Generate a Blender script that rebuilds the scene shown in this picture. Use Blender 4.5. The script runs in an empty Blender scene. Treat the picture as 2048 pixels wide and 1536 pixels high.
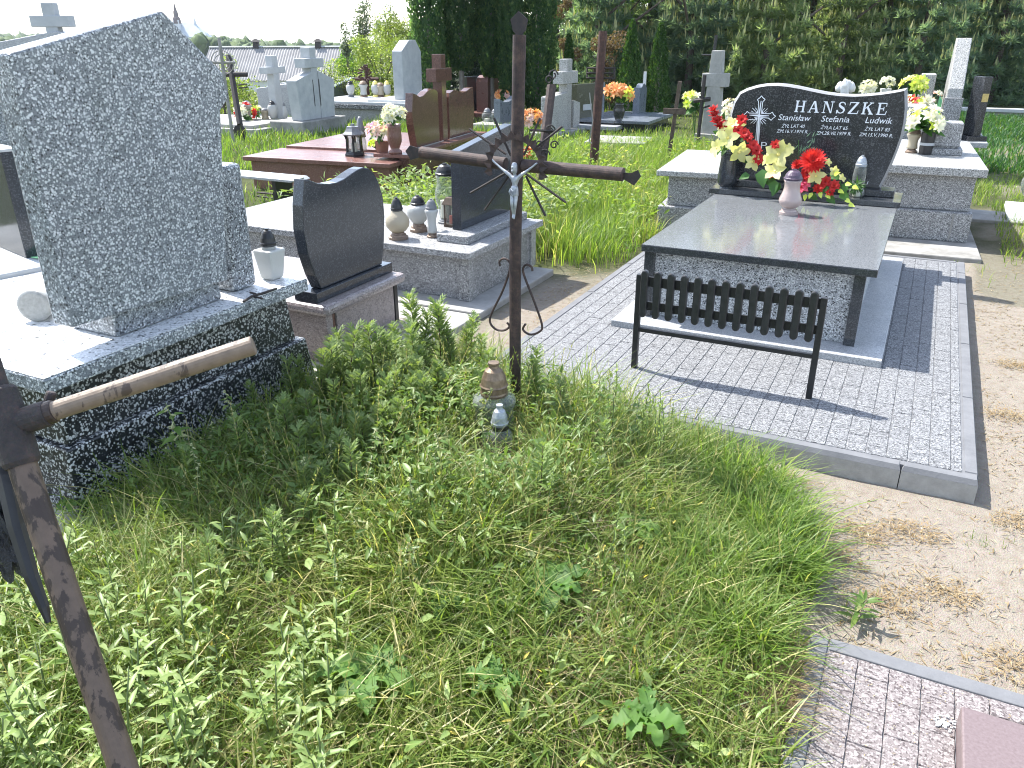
import bpy, bmesh, math, random
import numpy as np
from mathutils import Vector, Matrix

random.seed(7); RNG = np.random.default_rng(11)
SC = bpy.context.scene
COL = SC.collection
rad = math.radians

# ------------------------------------------------------------------ camera, sky, sun, exposure
FPX, YAW, PITCH, ROLL, EYE = 1595.3, rad(26.763), rad(23.727), rad(0.2019), 1.8
_f = np.array([-math.sin(YAW)*math.cos(PITCH), math.cos(YAW)*math.cos(PITCH), -math.sin(PITCH)])
_r = np.array([math.cos(YAW), math.sin(YAW), 0.0]); _d = np.cross(_f, _r)
_r, _d = math.cos(ROLL)*_r + math.sin(ROLL)*_d, -math.sin(ROLL)*_r + math.cos(ROLL)*_d
CAMM = np.array([_r, _d, _f])
cam = bpy.data.objects.new('camera', bpy.data.cameras.new('camera')); COL.objects.link(cam)
cam.matrix_world = Matrix(((_r[0], -_d[0], -_f[0], 0), (_r[1], -_d[1], -_f[1], 0), (_r[2], -_d[2], -_f[2], EYE), (0, 0, 0, 1)))
cam.data.sensor_width = 36; cam.data.lens = 36*FPX/2048
cam.data.clip_start = .05; cam.data.clip_end = 6000
SC.camera = cam
SUN = Vector((-.68, .16, 1.0)).normalized()
world = bpy.data.worlds.new('World'); SC.world = world; world.use_nodes = True
_n = world.node_tree.nodes; _bg = _n['Background']
_sky = _n.new('ShaderNodeTexSky'); _sky.sky_type = 'NISHITA'; _sky.sun_disc = False
_sky.sun_elevation = math.asin(SUN.z); _sky.sun_rotation = math.atan2(SUN.x, SUN.y)
_sky.air_density = 1.0; _sky.dust_density = .8; _sky.ozone_density = 1.0
_hs = _n.new('ShaderNodeHueSaturation'); _hs.inputs['Saturation'].default_value = .72; world.node_tree.links.new(_sky.outputs[0], _hs.inputs['Color'])
world.node_tree.links.new(_hs.outputs[0], _bg.inputs[0]); _bg.inputs[1].default_value = .15
sun = bpy.data.objects.new('sun', bpy.data.lights.new('sun', 'SUN')); COL.objects.link(sun)
sun.data.energy = 3.6; sun.data.angle = rad(.55); sun.data.color = (1, .965, .91)
sun.rotation_euler = SUN.to_track_quat('Z', 'Y').to_euler()
vs = SC.view_settings; vs.view_transform = 'Standard'; vs.look = 'None'; vs.gamma = 1; vs.use_curve_mapping = False
vs.exposure = 1.7
SC.cycles.filter_width = 1.05; SC.cycles.max_bounces = 8; SC.cycles.transparent_max_bounces = 12

# survey helpers: where a sight line meets a known plane (all figures taken on the true planes of the place)
def ray(x, y): return CAMM.T @ np.array([(x-1024)/FPX, (y-768)/FPX, 1.0])
def aZ(x, y, z=0.0): r = ray(x, y); return np.array([0, 0, EYE]) + r*(z-EYE)/r[2]
def aY(x, y, Y): r = ray(x, y); return np.array([0, 0, EYE]) + r*Y/r[1]
def aX(x, y, X): r = ray(x, y); return np.array([0, 0, EYE]) + r*X/r[0]
def aD(x, y, d): r = ray(x, y); return np.array([0, 0, EYE]) + r*d/(CAMM[2] @ r)

# ------------------------------------------------------------------ materials
MATS = {}; WORLDPOS = False
def nmat(name):
    m = bpy.data.materials.new(name); m.use_nodes = True; MATS[name] = m
    return m, m.node_tree.nodes, m.node_tree.links, m.node_tree.nodes['Principled BSDF']
def obj_coord(n, l, scale=1.0):
    if WORLDPOS: return n.new('ShaderNodeNewGeometry').outputs['Position']
    t = n.new('ShaderNodeTexCoord'); return t.outputs['Object']
def setp(b, **k):
    for a, v in k.items():
        b.inputs[a.replace('_', ' ')].default_value = v
def rgba(c): return (c[0], c[1], c[2], 1)
def ramp(n, stops, interp='LINEAR'):
    r = n.new('ShaderNodeValToRGB'); e = r.color_ramp; e.interpolation = interp
    while len(e.elements) < len(stops): e.elements.new(.5)
    for el, (p, c) in zip(e.elements, stops): el.position = p; el.color = rgba(c) if len(c) == 3 else c
    return r
def noise(n, l, co, scale, detail=4, rough=.6):
    t = n.new('ShaderNodeTexNoise'); t.inputs['Scale'].default_value = scale; t.inputs['Detail'].default_value = detail
    t.inputs['Roughness'].default_value = rough; l.new(co, t.inputs['Vector']); return t
def bump(n, l, b, h, strength, dist=.01):
    p = n.new('ShaderNodeBump'); p.inputs['Strength'].default_value = strength; p.inputs['Distance'].default_value = dist
    l.new(h, p.inputs['Height']); l.new(p.outputs[0], b.inputs['Normal'])
def mix(n, l, fac, a, b, mode='MIX'):
    m = n.new('ShaderNodeMix'); m.data_type = 'RGBA'; m.blend_type = mode
    if isinstance(fac, float): m.inputs[0].default_value = fac
    else: l.new(fac, m.inputs[0])
    for i, v in ((6, a), (7, b)):
        if isinstance(v, tuple): m.inputs[i].default_value = rgba(v)
        else: l.new(v, m.inputs[i])
    return m.outputs[2]
def plain(name, c1, c2=None, scale=8, rough=.6, bmp=.15, metal=0.0, spec=.5, trans=0.0, ior=1.45, dist=.004, coat=0.0):
    m, n, l, b = nmat(name); co = obj_coord(n, l); c2 = c2 or tuple(min(1, v*1.25) for v in c1)
    t = noise(n, l, co, scale, 6, .65); r = ramp(n, [(.32, c1), (.68, c2)]); l.new(t.outputs[0], r.inputs[0]); l.new(r.outputs[0], b.inputs['Base Color'])
    setp(b, Roughness=rough, Metallic=metal, IOR=ior); b.inputs['Specular IOR Level'].default_value = spec
    b.inputs['Transmission Weight'].default_value = trans; b.inputs['Coat Weight'].default_value = coat; b.inputs['Coat Roughness'].default_value = .08
    if bmp: bump(n, l, b, noise(n, l, co, scale*9, 4).outputs[0], bmp, dist)
    return m
def terrazzo(name, base, light, dark, scale, fl, fd, rough=.35, stain=(.55, .6, .55), stain_amt=.25, chip=.5):
    """stone chips set in cement: cells of two sizes coloured at random"""
    m, n, l, b = nmat(name); co = obj_coord(n, l)
    wn = noise(n, l, co, scale*1.3, 2); ad = n.new('ShaderNodeVectorMath'); ad.operation = 'MULTIPLY_ADD'
    l.new(wn.outputs['Color'], ad.inputs[0]); ad.inputs[1].default_value = (.6/scale,)*3; l.new(co, ad.inputs[2])
    v = n.new('ShaderNodeTexVoronoi'); v.inputs['Scale'].default_value = scale; l.new(ad.outputs[0], v.inputs['Vector'])
    sep = n.new('ShaderNodeSeparateColor'); l.new(v.outputs['Color'], sep.inputs[0])
    mid = tuple((x+y)/2 for x, y in zip(base, light))
    r = ramp(n, [(0, dark), (fd, base), (fd+(1-fl-fd)*.6, mid), (1-fl, light)], 'CONSTANT'); l.new(sep.outputs[0], r.inputs[0])
    sz = n.new('ShaderNodeMapRange'); l.new(sep.outputs[1], sz.inputs[0]); sz.inputs[3].default_value = chip*.7; sz.inputs[4].default_value = chip*1.25
    lt = n.new('ShaderNodeMath'); lt.operation = 'LESS_THAN'; l.new(v.outputs['Distance'], lt.inputs[0]); l.new(sz.outputs[0], lt.inputs[1])
    fine = n.new('ShaderNodeTexVoronoi'); fine.inputs['Scale'].default_value = scale*2.6; l.new(co, fine.inputs['Vector'])
    s2 = n.new('ShaderNodeSeparateColor'); l.new(fine.outputs['Color'], s2.inputs[0])
    r2 = ramp(n, [(0, tuple(x*.6 for x in base)), (.25, base), (.8, tuple(min(1, x*1.5) for x in base)), (.93, light)], 'CONSTANT'); l.new(s2.outputs[0], r2.inputs[0])
    c = mix(n, l, lt.outputs[0], r2.outputs[0], r.outputs[0])
    st = noise(n, l, co, 3.2, 5, .7); sr = ramp(n, [(.45, (0, 0, 0)), (.72, (1, 1, 1))]); l.new(st.outputs[0], sr.inputs[0])
    sm = n.new('ShaderNodeMath'); sm.operation = 'MULTIPLY'; l.new(sr.outputs[0], sm.inputs[0]); sm.inputs[1].default_value = stain_amt
    c = mix(n, l, sm.outputs[0], c, mix(n, l, 1.0, c, stain, 'MULTIPLY'))
    l.new(c, b.inputs['Base Color']); b.inputs['Roughness'].default_value = rough
    bump(n, l, b, v.outputs['Distance'], .12, .002)
    return m
def granite(name, c, fleck, scale=260, rough=.07, amt=.2):
    m, n, l, b = nmat(name); co = obj_coord(n, l)
    v = n.new('ShaderNodeTexVoronoi'); v.inputs['Scale'].default_value = scale; l.new(co, v.inputs['Vector'])
    s = n.new('ShaderNodeSeparateColor'); l.new(v.outputs['Color'], s.inputs[0])
    r = ramp(n, [(0, tuple(x*.6 for x in c)), (.3, c), (1-amt, fleck)], 'CONSTANT'); l.new(s.outputs[0], r.inputs[0])
    t = noise(n, l, co, 14, 4); cc = mix(n, l, t.outputs[0], r.outputs[0], c)
    l.new(cc, b.inputs['Base Color']); sr = ramp(n, [(.3, (rough,)*3), (.75, (rough*2.2,)*3)]); l.new(noise(n, l, co, 5, 5).outputs[0], sr.inputs[0]); l.new(sr.outputs[0], b.inputs['Roughness'])
    return m
def leafmat(name, c1, c2, c3=None, trans=.45, rough=.5):
    """blades and leaves: colour varies leaf by leaf ('tint'), light passes through them"""
    m, n, l, b = nmat(name); a = n.new('ShaderNodeAttribute'); a.attribute_name = 'tint'
    st = [(0, c1), (.75, c2), (1, c3)] if c3 else [(0, c1), (1, c2)]
    r = ramp(n, st); l.new(a.outputs['Fac'], r.inputs[0]); oi = n.new('ShaderNodeObjectInfo')
    hs = n.new('ShaderNodeHueSaturation'); l.new(r.outputs[0], hs.inputs['Color'])
    mr = n.new('ShaderNodeMapRange'); l.new(oi.outputs['Random'], mr.inputs[0]); mr.inputs[3].default_value = .85; mr.inputs[4].default_value = 1.15; l.new(mr.outputs[0], hs.inputs['Value'])
    l.new(hs.outputs[0], b.inputs['Base Color']); b.inputs['Roughness'].default_value = rough; b.inputs['Specular IOR Level'].default_value = .35
    tr = n.new('ShaderNodeBsdfTranslucent'); l.new(mix(n, l, .8, hs.outputs[0], mix(n, l, 1.0, hs.outputs[0], (1.9, 1.9, .75), 'MULTIPLY')), tr.inputs[0])
    mx = n.new('ShaderNodeMixShader'); mx.inputs[0].default_value = trans; l.new(b.outputs[0], mx.inputs[1]); l.new(tr.outputs[0], mx.inputs[2])
    l.new(mx.outputs[0], n['Material Output'].inputs[0]); return m
def rust(name, dark, brown, pale, thr=.5, scale=30, rough=.75):
    m, n, l, b = nmat(name); co = obj_coord(n, l)
    a = noise(n, l, co, scale, 8, .7); r = ramp(n, [(.3, dark), (thr, brown), (thr+.22, pale)]); l.new(a.outputs[0], r.inputs[0])
    f = noise(n, l, co, scale*8, 3); c = mix(n, l, .35, r.outputs[0], mix(n, l, 1.0, r.outputs[0], f.outputs['Color'], 'OVERLAY'))
    l.new(c, b.inputs['Base Color']); b.inputs['Roughness'].default_value = rough; bump(n, l, b, f.outputs[0], .5, .003); return m
def flaking(name, paint, bare, scale=(40, 40, 14), thr=.5):
    m, n, l, b = nmat(name); co = obj_coord(n, l); mp = n.new('ShaderNodeMapping'); mp.inputs['Scale'].default_value = scale; l.new(co, mp.inputs[0])
    a = noise(n, l, mp.outputs[0], 1, 6, .62); r = ramp(n, [(thr-.02, (0, 0, 0)), (thr+.02, (1, 1, 1))]); l.new(a.outputs[0], r.inputs[0])
    p = ramp(n, [(.3, tuple(x*.7 for x in paint)), (.7, paint)]); l.new(noise(n, l, co, 60, 5).outputs[0], p.inputs[0])
    l.new(mix(n, l, r.outputs[0], p.outputs[0], bare), b.inputs['Base Color']); b.inputs['Roughness'].default_value = .55; bump(n, l, b, a.outputs[0], .6, .003); return m
def petalmat(name, c1, c2, trans=.35):
    return leafmat(name, c1, c2, None, trans, .55)
def frosted(name, c, trans=.5, rough=.35):
    m, n, l, b = nmat(name); b.inputs['Base Color'].default_value = rgba(c); b.inputs['Roughness'].default_value = rough
    b.inputs['Specular IOR Level'].default_value = .6
    t = n.new('ShaderNodeBsdfTranslucent'); t.inputs[0].default_value = rgba(c); mx = n.new('ShaderNodeMixShader'); mx.inputs[0].default_value = trans
    l.new(b.outputs[0], mx.inputs[1]); l.new(t.outputs[0], mx.inputs[2]); l.new(mx.outputs[0], n['Material Output'].inputs[0])
    v = n.new('ShaderNodeTexVoronoi'); v.inputs['Scale'].default_value = 90; l.new(obj_coord(n, l), v.inputs['Vector']); bump(n, l, b, v.outputs['Distance'], .4, .003); return m
def clearglass(name, c, see=.6):
    """thin moulded glass: partly straight-through, partly bright gloss"""
    m, n, l, b = nmat(name); b.inputs['Base Color'].default_value = rgba(tuple(x*.35 for x in c)); b.inputs['Roughness'].default_value = .06; b.inputs['Specular IOR Level'].default_value = 1
    t = n.new('ShaderNodeBsdfTransparent'); t.inputs[0].default_value = rgba(tuple(.5+.5*x for x in c)); fr = n.new('ShaderNodeLayerWeight'); fr.inputs[0].default_value = .35
    mr = n.new('ShaderNodeMapRange'); l.new(fr.outputs['Facing'], mr.inputs[0]); mr.inputs[3].default_value = see; mr.inputs[4].default_value = .25
    mx = n.new('ShaderNodeMixShader'); l.new(mr.outputs[0], mx.inputs[0]); l.new(b.outputs[0], mx.inputs[1]); l.new(t.outputs[0], mx.inputs[2]); l.new(mx.outputs[0], n['Material Output'].inputs[0])
    return m

T_GREY = terrazzo('grey_terrazzo', (.165, .182, .2), (.58, .6, .615), (.028, .03, .035), 112, .27, .25, .3, (.68, .7, .64), .4)
T_BLACK = terrazzo('black_terrazzo', (.014, .016, .019), (.42, .43, .43), (.006, .006, .007), 90, .46, .2, .32, (.6, .6, .6), .2)
T_MID = terrazzo('mid_terrazzo', (.2, .2, .2), (.5, .5, .49), (.045, .045, .05), 135, .3, .28, .5, (.7, .68, .62), .3)
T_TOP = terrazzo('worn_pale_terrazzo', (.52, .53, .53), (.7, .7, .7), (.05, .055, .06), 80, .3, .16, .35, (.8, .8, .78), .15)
T_PALE = terrazzo('pale_terrazzo', (.26, .26, .25), (.52, .52, .5), (.06, .06, .06), 120, .35, .2, .45, (.75, .72, .66), .3)
T_BODY = terrazzo('salt_pepper_terrazzo', (.27, .28, .29), (.6, .61, .61), (.02, .02, .022), 120, .42, .22, .4, (.85, .85, .85), .1)
T_PINK = terrazzo('pink_granite', (.24, .2, .19), (.42, .38, .36), (.07, .06, .06), 150, .3, .2, .3, (.85, .8, .78), .2)
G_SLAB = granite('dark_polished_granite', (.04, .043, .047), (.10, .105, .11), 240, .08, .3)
G_BLACK = granite('black_granite', (.028, .032, .038), (.09, .1, .115), 240, .09, .15)
G_HS = granite('charcoal_granite', (.022, .024, .028), (.095, .1, .11), 150, .14, .25)
G_LID_SKY = granite('skylit_grey_granite', (.135, .142, .148), (.22, .228, .235), 240, .09, .3)  # paler copy of the lid granite, sky reflection put into its colour
G_EDGE = plain('sawn_granite_edge', (.2, .205, .21), (.3, .3, .31), 120, .55, .2)
G_LIGHT = granite('light_granite', (.30, .31, .32), (.5, .5, .5), 200, .25, .4)
G_BROWN = granite('brown_granite', (.10, .052, .042), (.2, .115, .09), 140, .07, .3)
G_REDBR = granite('red_brown_granite', (.155, .07, .055), (.25, .14, .115), 170, .22, .3)
G_BLUE = granite('blue_grey_granite', (.12, .14, .17), (.26, .28, .31), 200, .2, .3)
CONC = plain('concrete', (.24, .235, .22), (.34, .33, .31), 9, .85, .35)
CONC_D = plain('weathered_concrete', (.17, .165, .15), (.33, .32, .30), 5, .9, .4)
CONC_P = plain('pale_render', (.33, .345, .355), (.43, .44, .44), 6, .8, .25)
KERB = plain('grey_kerb_concrete', (.115, .118, .125), (.155, .158, .165), 11, .8, .3)
KERB_W = plain('pale_kerb_face', (.25, .243, .225), (.34, .33, .31), 20, .85, .4)
WHITE = plain('white_stone', (.5, .5, .48), (.62, .62, .6), 6, .45, .1)
RUST = rust('rusty_pipe', (.016, .011, .011), (.045, .028, .024), (.10, .062, .047), .52, 26)
RUST_R = rust('red_rust', (.022, .011, .009), (.058, .026, .019), (.11, .05, .034), .5, 22)
RUST_D = rust('dark_iron', (.012, .011, .012), (.035, .028, .026), (.08, .05, .04), .55, 30)
FLAKE = flaking('flaking_tan_paint', (.20, .15, .108), (.065, .046, .035), (48, 48, 18), .575)
FLAKE_P = flaking('flaking_tan_paint_post', (.12, .082, .058), (.03, .018, .013), (38, 38, 15), .52)
WOOD = plain('weathered_wood', (.05, .034, .025), (.12, .088, .065), 20, .8, .5)
BLK = plain('black_painted_metal', (.012, .012, .013), (.022, .022, .023), 30, .42, .1)
SLAT = plain('black_slat_paint', (.018, .019, .02), (.034, .035, .037), 25, .3, .15)
BLKP = plain('black_plastic', (.014, .014, .015), (.024, .024, .025), 20, .35, .05)
LIDG = plain('grey_lid', (.12, .125, .135), (.18, .185, .195), 30, .4, .1)
LIDC_M = plain('brassy_brown_cap', (.13, .092, .06), (.25, .185, .125), 40, .4, .2, .5)
LIDB = plain('brown_lid', (.16, .115, .085), (.27, .2, .15), 40, .5, .2, .3)
SILVER = plain('dull_silver', (.26, .28, .31), (.42, .45, .48), 60, .42, .3, .5)
LETTER = plain('silver_lettering', (.66, .69, .73), (.74, .77, .8), 30, .4, .05)
WAX = plain('wax', (.75, .7, .6), (.85, .8, .7), 8, .5, 0)
WAXY = plain('yellow_wax', (.75, .62, .15), (.85, .72, .25), 8, .5, 0)
WAXR = plain('red_wax', (.55, .1, .07), (.7, .2, .14), 8, .5, 0)
FROST = frosted('frosted_glass', (.50, .51, .5), .35); FROST_A = frosted('amber_frosted_glass', (.46, .41, .31), .35)
FROST_P = frosted('pink_pearl_glass', (.46, .37, .345), .25, .12)
GLASS = clearglass('clear_glass', (.78, .83, .8), .82)
GREENP = plain('green_plastic', (.2, .5, .24), (.3, .6, .32), 8, .4, 0)
BAG = plain('black_bag', (.03, .032, .036), (.09, .095, .105), 30, .3, .8, dist=.02)

# ------------------------------------------------------------------ mesh helpers
ROOT = {}
def base_of(p): return ROOT.get(p.name, Vector((0, 0, 0))) if p else Vector((0, 0, 0))
class G:
    def __init__(s): s.v = []; s.f = []; s.m = []; s.mi = 0
    def add(s, vs, fs):
        k = len(s.v); s.v += [tuple(map(float, p)) for p in vs]; s.f += [tuple(i+k for i in f) for f in fs]; s.m += [s.mi]*len(fs); return s
    def box(s, x0, x1, y0, y1, z0, z1):
        return s.add([(x, y, z) for z in (z0, z1) for y in (y0, y1) for x in (x0, x1)],
                     [(0, 2, 3, 1), (4, 5, 7, 6), (0, 1, 5, 4), (2, 6, 7, 3), (0, 4, 6, 2), (1, 3, 7, 5)])
    def prism(s, pts, ax, a0, a1):
        n = len(pts); P = lambda p, a: {'x': (a, p[0], p[1]), 'y': (p[0], a, p[1]), 'z': (p[0], p[1], a)}[ax]
        return s.add([P(p, a0) for p in pts]+[P(p, a1) for p in pts],
                     [tuple(range(n-1, -1, -1)), tuple(range(n, 2*n))]+[(i, (i+1) % n, n+(i+1) % n, n+i) for i in range(n)])
    def hexa(s, bot, top):  # 4 bottom + 4 top points, both counter-clockwise
        return s.add(list(bot)+list(top), [(3, 2, 1, 0), (4, 5, 6, 7)]+[(i, (i+1) % 4, 4+(i+1) % 4, 4+i) for i in range(4)])
    def lathe(s, prof, c, n=20, M=None, rib=0.0, ribs=0):
        vs = []; fs = []; k = len(prof)
        for j in range(n):
            a = 2*math.pi*j/n; q = 1+rib*math.cos(ribs*a) if ribs else 1
            for r, z in prof:
                p = Vector((r*q*math.cos(a), r*q*math.sin(a), z)); p = M @ p if M else p
                vs.append((p.x+c[0], p.y+c[1], p.z+c[2]))
        for j in range(n):
            for i in range(k-1):
                a, b = j*k+i, ((j+1) % n)*k+i; fs.append((a, b, b+1, a+1))
        fs.append(tuple(j*k for j in range(n-1, -1, -1))); fs.append(tuple(j*k+k-1 for j in range(n)))
        return s.add(vs, fs)
    def tube(s, pts, r, n=8, cap=True):
        pts = [Vector(p) for p in pts]; k = len(pts); rs = r if isinstance(r, (list, tuple)) else [r]*k
        vs = []; fs = []; prev = None
        for i, p in enumerate(pts):
            t = (pts[min(i+1, k-1)]-pts[max(i-1, 0)]).normalized()
            if prev is None: u = t.orthogonal().normalized()
            else: u = (prev-t*prev.dot(t)); u = u.normalized() if u.length > 1e-6 else t.orthogonal().normalized()
            prev = u; w = t.cross(u)
            for j in range(n):
                a = 2*math.pi*j/n; vs.append(p+(u*math.cos(a)+w*math.sin(a))*rs[i])
        for i in range(k-1):
            for j in range(n): a, b = i*n+j, i*n+(j+1) % n; fs.append((a, b, b+n, a+n))
        if cap: fs += [tuple(range(n-1, -1, -1)), tuple(range((k-1)*n, k*n))]
        return s.add(vs, fs)
    def out(s, name, mat, parent=None, bevel=0.0, smooth=False, seg=2, recalc=True, tint=None):
        me = bpy.data.meshes.new(name); o = base_of(parent)
        me.from_pydata([(v[0]-o.x, v[1]-o.y, v[2]-o.z) for v in s.v], [], s.f)
        if recalc:
            bm = bmesh.new(); bm.from_mesh(me); bmesh.ops.recalc_face_normals(bm, faces=bm.faces); bm.to_mesh(me); bm.free()
        for m in (mat if isinstance(mat, (list, tuple)) else [mat]): me.materials.append(m)
        if any(s.m): me.polygons.foreach_set('material_index', s.m)
        if smooth: me.polygons.foreach_set('use_smooth', [True]*len(me.polygons))
        if tint is not None:
            at = me.attributes.new('tint', 'FLOAT', 'POINT'); at.data.foreach_set('value', np.asarray(tint, dtype=np.float32))
        ob = bpy.data.objects.new(name, me); COL.objects.link(ob)
        if parent: ob.parent = parent; ROOT[ob.name] = o
        if bevel:
            b = ob.modifiers.new('bevel', 'BEVEL'); b.width = bevel; b.segments = seg; b.limit_method = 'ANGLE'; b.angle_limit = rad(38)
        return ob
def thing(name, label, cat, loc, rz=0, group=None, local=False):
    o = bpy.data.objects.new(name, None); COL.objects.link(o); o.location = loc; o.rotation_euler[2] = rz
    o['label'] = label; o['category'] = cat
    if group: o['group'] = group
    ROOT[o.name] = Vector((0, 0, 0)) if local else Vector(loc); return o
def tag(o, label, cat, group=None, kind=None):
    if label: o['label'] = label
    if cat: o['category'] = cat
    if group: o['group'] = group
    if kind: o['kind'] = kind
    return o
def struct(o, label=None): o['kind'] = 'structure'; return o
def copy_tree(o, parent=None):
    c = o.copy(); COL.objects.link(c)
    if parent: c.parent = parent
    for ch in o.children: copy_tree(ch, c)
    return c
def inst(src, loc, rz=0.0, sc=1.0, label=None, tilt=(0, 0), group=None):
    c = copy_tree(src); c.location = loc; c.rotation_euler = (tilt[0], tilt[1], rz); c.scale = (sc,)*3 if not isinstance(sc, tuple) else sc
    if label: c['label'] = label
    if group: c['group'] = group
    return c
def bx(name, mat, parent, x0, x1, y0, y1, z0, z1, bevel=.004): return G().box(x0, x1, y0, y1, z0, z1).out(name, mat, parent, bevel)
def strips(name, V, F4, F3, mat, tint, parent=None, mi4=None):
    """fast mesh from numpy arrays: V (n,3), quads F4 (m,4), triangles F3 (k,3)"""
    me = bpy.data.meshes.new(name); o = base_of(parent); V = np.asarray(V, np.float32)-np.array([o.x, o.y, o.z], np.float32)
    nv = len(V); loops = np.concatenate([F4.ravel(), F3.ravel()]).astype(np.int32)
    me.vertices.add(nv); me.vertices.foreach_set('co', V.ravel()); me.loops.add(len(loops)); me.loops.foreach_set('vertex_index', loops)
    st = np.concatenate([np.arange(len(F4))*4, len(F4)*4+np.arange(len(F3))*3]).astype(np.int32)
    me.polygons.add(len(st)); me.polygons.foreach_set('loop_start', st)
    me.update(calc_edges=True)
    if tint is not None:
        at = me.attributes.new('tint', 'FLOAT', 'POINT'); at.data.foreach_set('value', np.asarray(tint, np.float32))
    for m in (mat if isinstance(mat, (list, tuple)) else [mat]): me.materials.append(m)
    if mi4 is not None: me.polygons.foreach_set('material_index', np.asarray(mi4, np.int32))
    ob = bpy.data.objects.new(name, me); COL.objects.link(ob)
    if parent: ob.parent = parent; ROOT[ob.name] = o
    return ob
E0 = np.zeros((0, 3), np.int64)
def blade_arrays(P, az, h, w, bend, seg=3, rng=RNG):
    """curved tapering blades rooted at P"""
    n = len(P); dx, dy = np.cos(az), np.sin(az); sx, sy = -dy, dx; vs = []
    tw = rng.uniform(-.5, .5, n)
    for i in range(seg):
        t = i/seg; off = bend*h*t*t; z = h*t*(1-.28*bend*t); ww = w*(1-t*.75)*(.7+.6*t*(1-t)*2)
        cx, cy, cz = P[:, 0]+dx*off, P[:, 1]+dy*off, P[:, 2]+z
        ux, uy = sx+dx*tw*t, sy+dy*tw*t
        vs += [np.stack([cx-ux*ww, cy-uy*ww, cz], 1), np.stack([cx+ux*ww, cy+uy*ww, cz], 1)]
    off = bend*h; vs.append(np.stack([P[:, 0]+dx*off, P[:, 1]+dy*off, P[:, 2]+h*(1-.28*bend)], 1))
    k = 2*seg+1; V = np.stack(vs, 1).reshape(-1, 3); b = (np.arange(n)*k)[:, None]
    F4 = np.concatenate([b+np.array([[2*i, 2*i+1, 2*i+3, 2*i+2]]) for i in range(seg-1)]) if seg > 1 else np.zeros((0, 4), np.int64)
    F3 = b+np.array([[2*seg-2, 2*seg-1, 2*seg]])
    return V, F4, F3, k
def leaf_arrays(P, D, N, L, W, fine=False):
    """pointed leaves: root P, direction D, face normal N, folded a little along the middle"""
    D = D/np.linalg.norm(D, axis=1, keepdims=True); S = np.cross(D, N); S /= np.linalg.norm(S, axis=1, keepdims=True)+1e-9; U = np.cross(S, D)
    L = L[:, None]; W = W[:, None]
    if fine:
        v = [P, P+D*L*.28+S*W*.95+U*W*.4, P+D*L*.3, P+D*L*.28-S*W*.95+U*W*.4, P+D*L*.62+S*W*.72+U*(W*.3-L*.03), P+D*L*.65-U*L*.03, P+D*L*.62-S*W*.72+U*(W*.3-L*.03), P+D*L*.97-U*L*.14]
        V = np.stack(v, 1).reshape(-1, 3); b = (np.arange(len(P))*8)[:, None]
        F3 = np.concatenate([b+np.array([f]) for f in ((0, 1, 2), (0, 2, 3), (4, 7, 5), (5, 7, 6))]); F4 = np.concatenate([b+np.array([f]) for f in ((1, 4, 5, 2), (2, 5, 6, 3))])
        return V, F4, F3, 8
    v = [P, P+D*L*.38+S*W+U*W*.35, P+D*L*.42, P+D*L*.38-S*W+U*W*.35, P+D*L*.95-U*L*.08]
    V = np.stack(v, 1).reshape(-1, 3); b = (np.arange(len(P))*5)[:, None]
    F3 = np.concatenate([b+np.array([[0, 1, 2]]), b+np.array([[0, 2, 3]]), b+np.array([[1, 4, 2]]), b+np.array([[2, 4, 3]])])
    return V, np.zeros((0, 4), np.int64), F3, 5
def rnd(a, b, n): return RNG.uniform(a, b, n)
def unit(n):
    v = RNG.normal(size=(n, 3)); return v/np.linalg.norm(v, axis=1, keepdims=True)

# ------------------------------------------------------------------ ground
def sst(a, b, x): t = np.clip((x-a)/(b-a), 0, 1); return t*t*(3-2*t)
BY = [-1, 1.0, 1.7, 2.24, 2.6, 2.9, 3.1, 3.25, 3.34]; BX = [.0, -.02, -.06, -.12, -.12, -.2, -.32, -.62, -1.1]
def edge_x(y): return np.interp(y, BY, BX)
def wob(x, y): return (np.sin(3.1*x+1.7*y)+np.sin(7.3*x-5.1*y+1)*.6+np.sin(17*x+13*y)*.35+np.sin(29*x-31*y+2)*.25)/2.2
def weedy(x, y):
    """1 inside the overgrown grave plot, falling to 0 at its edge"""
    e = edge_x(y)+.07*wob(x, y)
    a = sst(-.06, .1, e-x)*sst(-.1, .06, 3.38+.05*wob(y, x)-y+np.where(x < -1.95, .35, 0))*sst(-.06, .1, x+2.62)
    return a
def gz(x, y):
    x = np.asarray(x, float); y = np.asarray(y, float); r = np.hypot(x, y)
    z = -7*sst(27, 95, r)-4*sst(95, 520, r)-24*sst(520, 2300, r)
    mound = .06*np.exp(-((x+1.25)/.75)**2-((y-2.2)/.9)**2)
    return z+mound+.012*wob(x*.6, y*.6)*(r < 40)*sst(2.9, 2.0, y)+.004*wob(x*3, y*3)
def sand_mask(x, y):
    n = wob(x*1.3, y*1.1)
    a = (1-weedy(x, y))*sst(-2.7, -2.4, x+.1*n)*sst(9.0, 7.6, y+.6*n)
    a = np.where((y > 4.6) & (x < -2.0), a*sst(6.6, 5.4, y+.5*n), a)
    a = np.where(y > 7, np.maximum(a, sst(1.2, .3, np.abs(y-16.0-.4*n))*sst(.3, .8, x)), a)
    a = np.where((x > .5) & (y > 6.5), np.maximum(a*.6, sst(.35, .75, .5+.4*n)*.75*sst(18, 15, y)), a)
    return np.clip(a, 0, 1)
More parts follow.
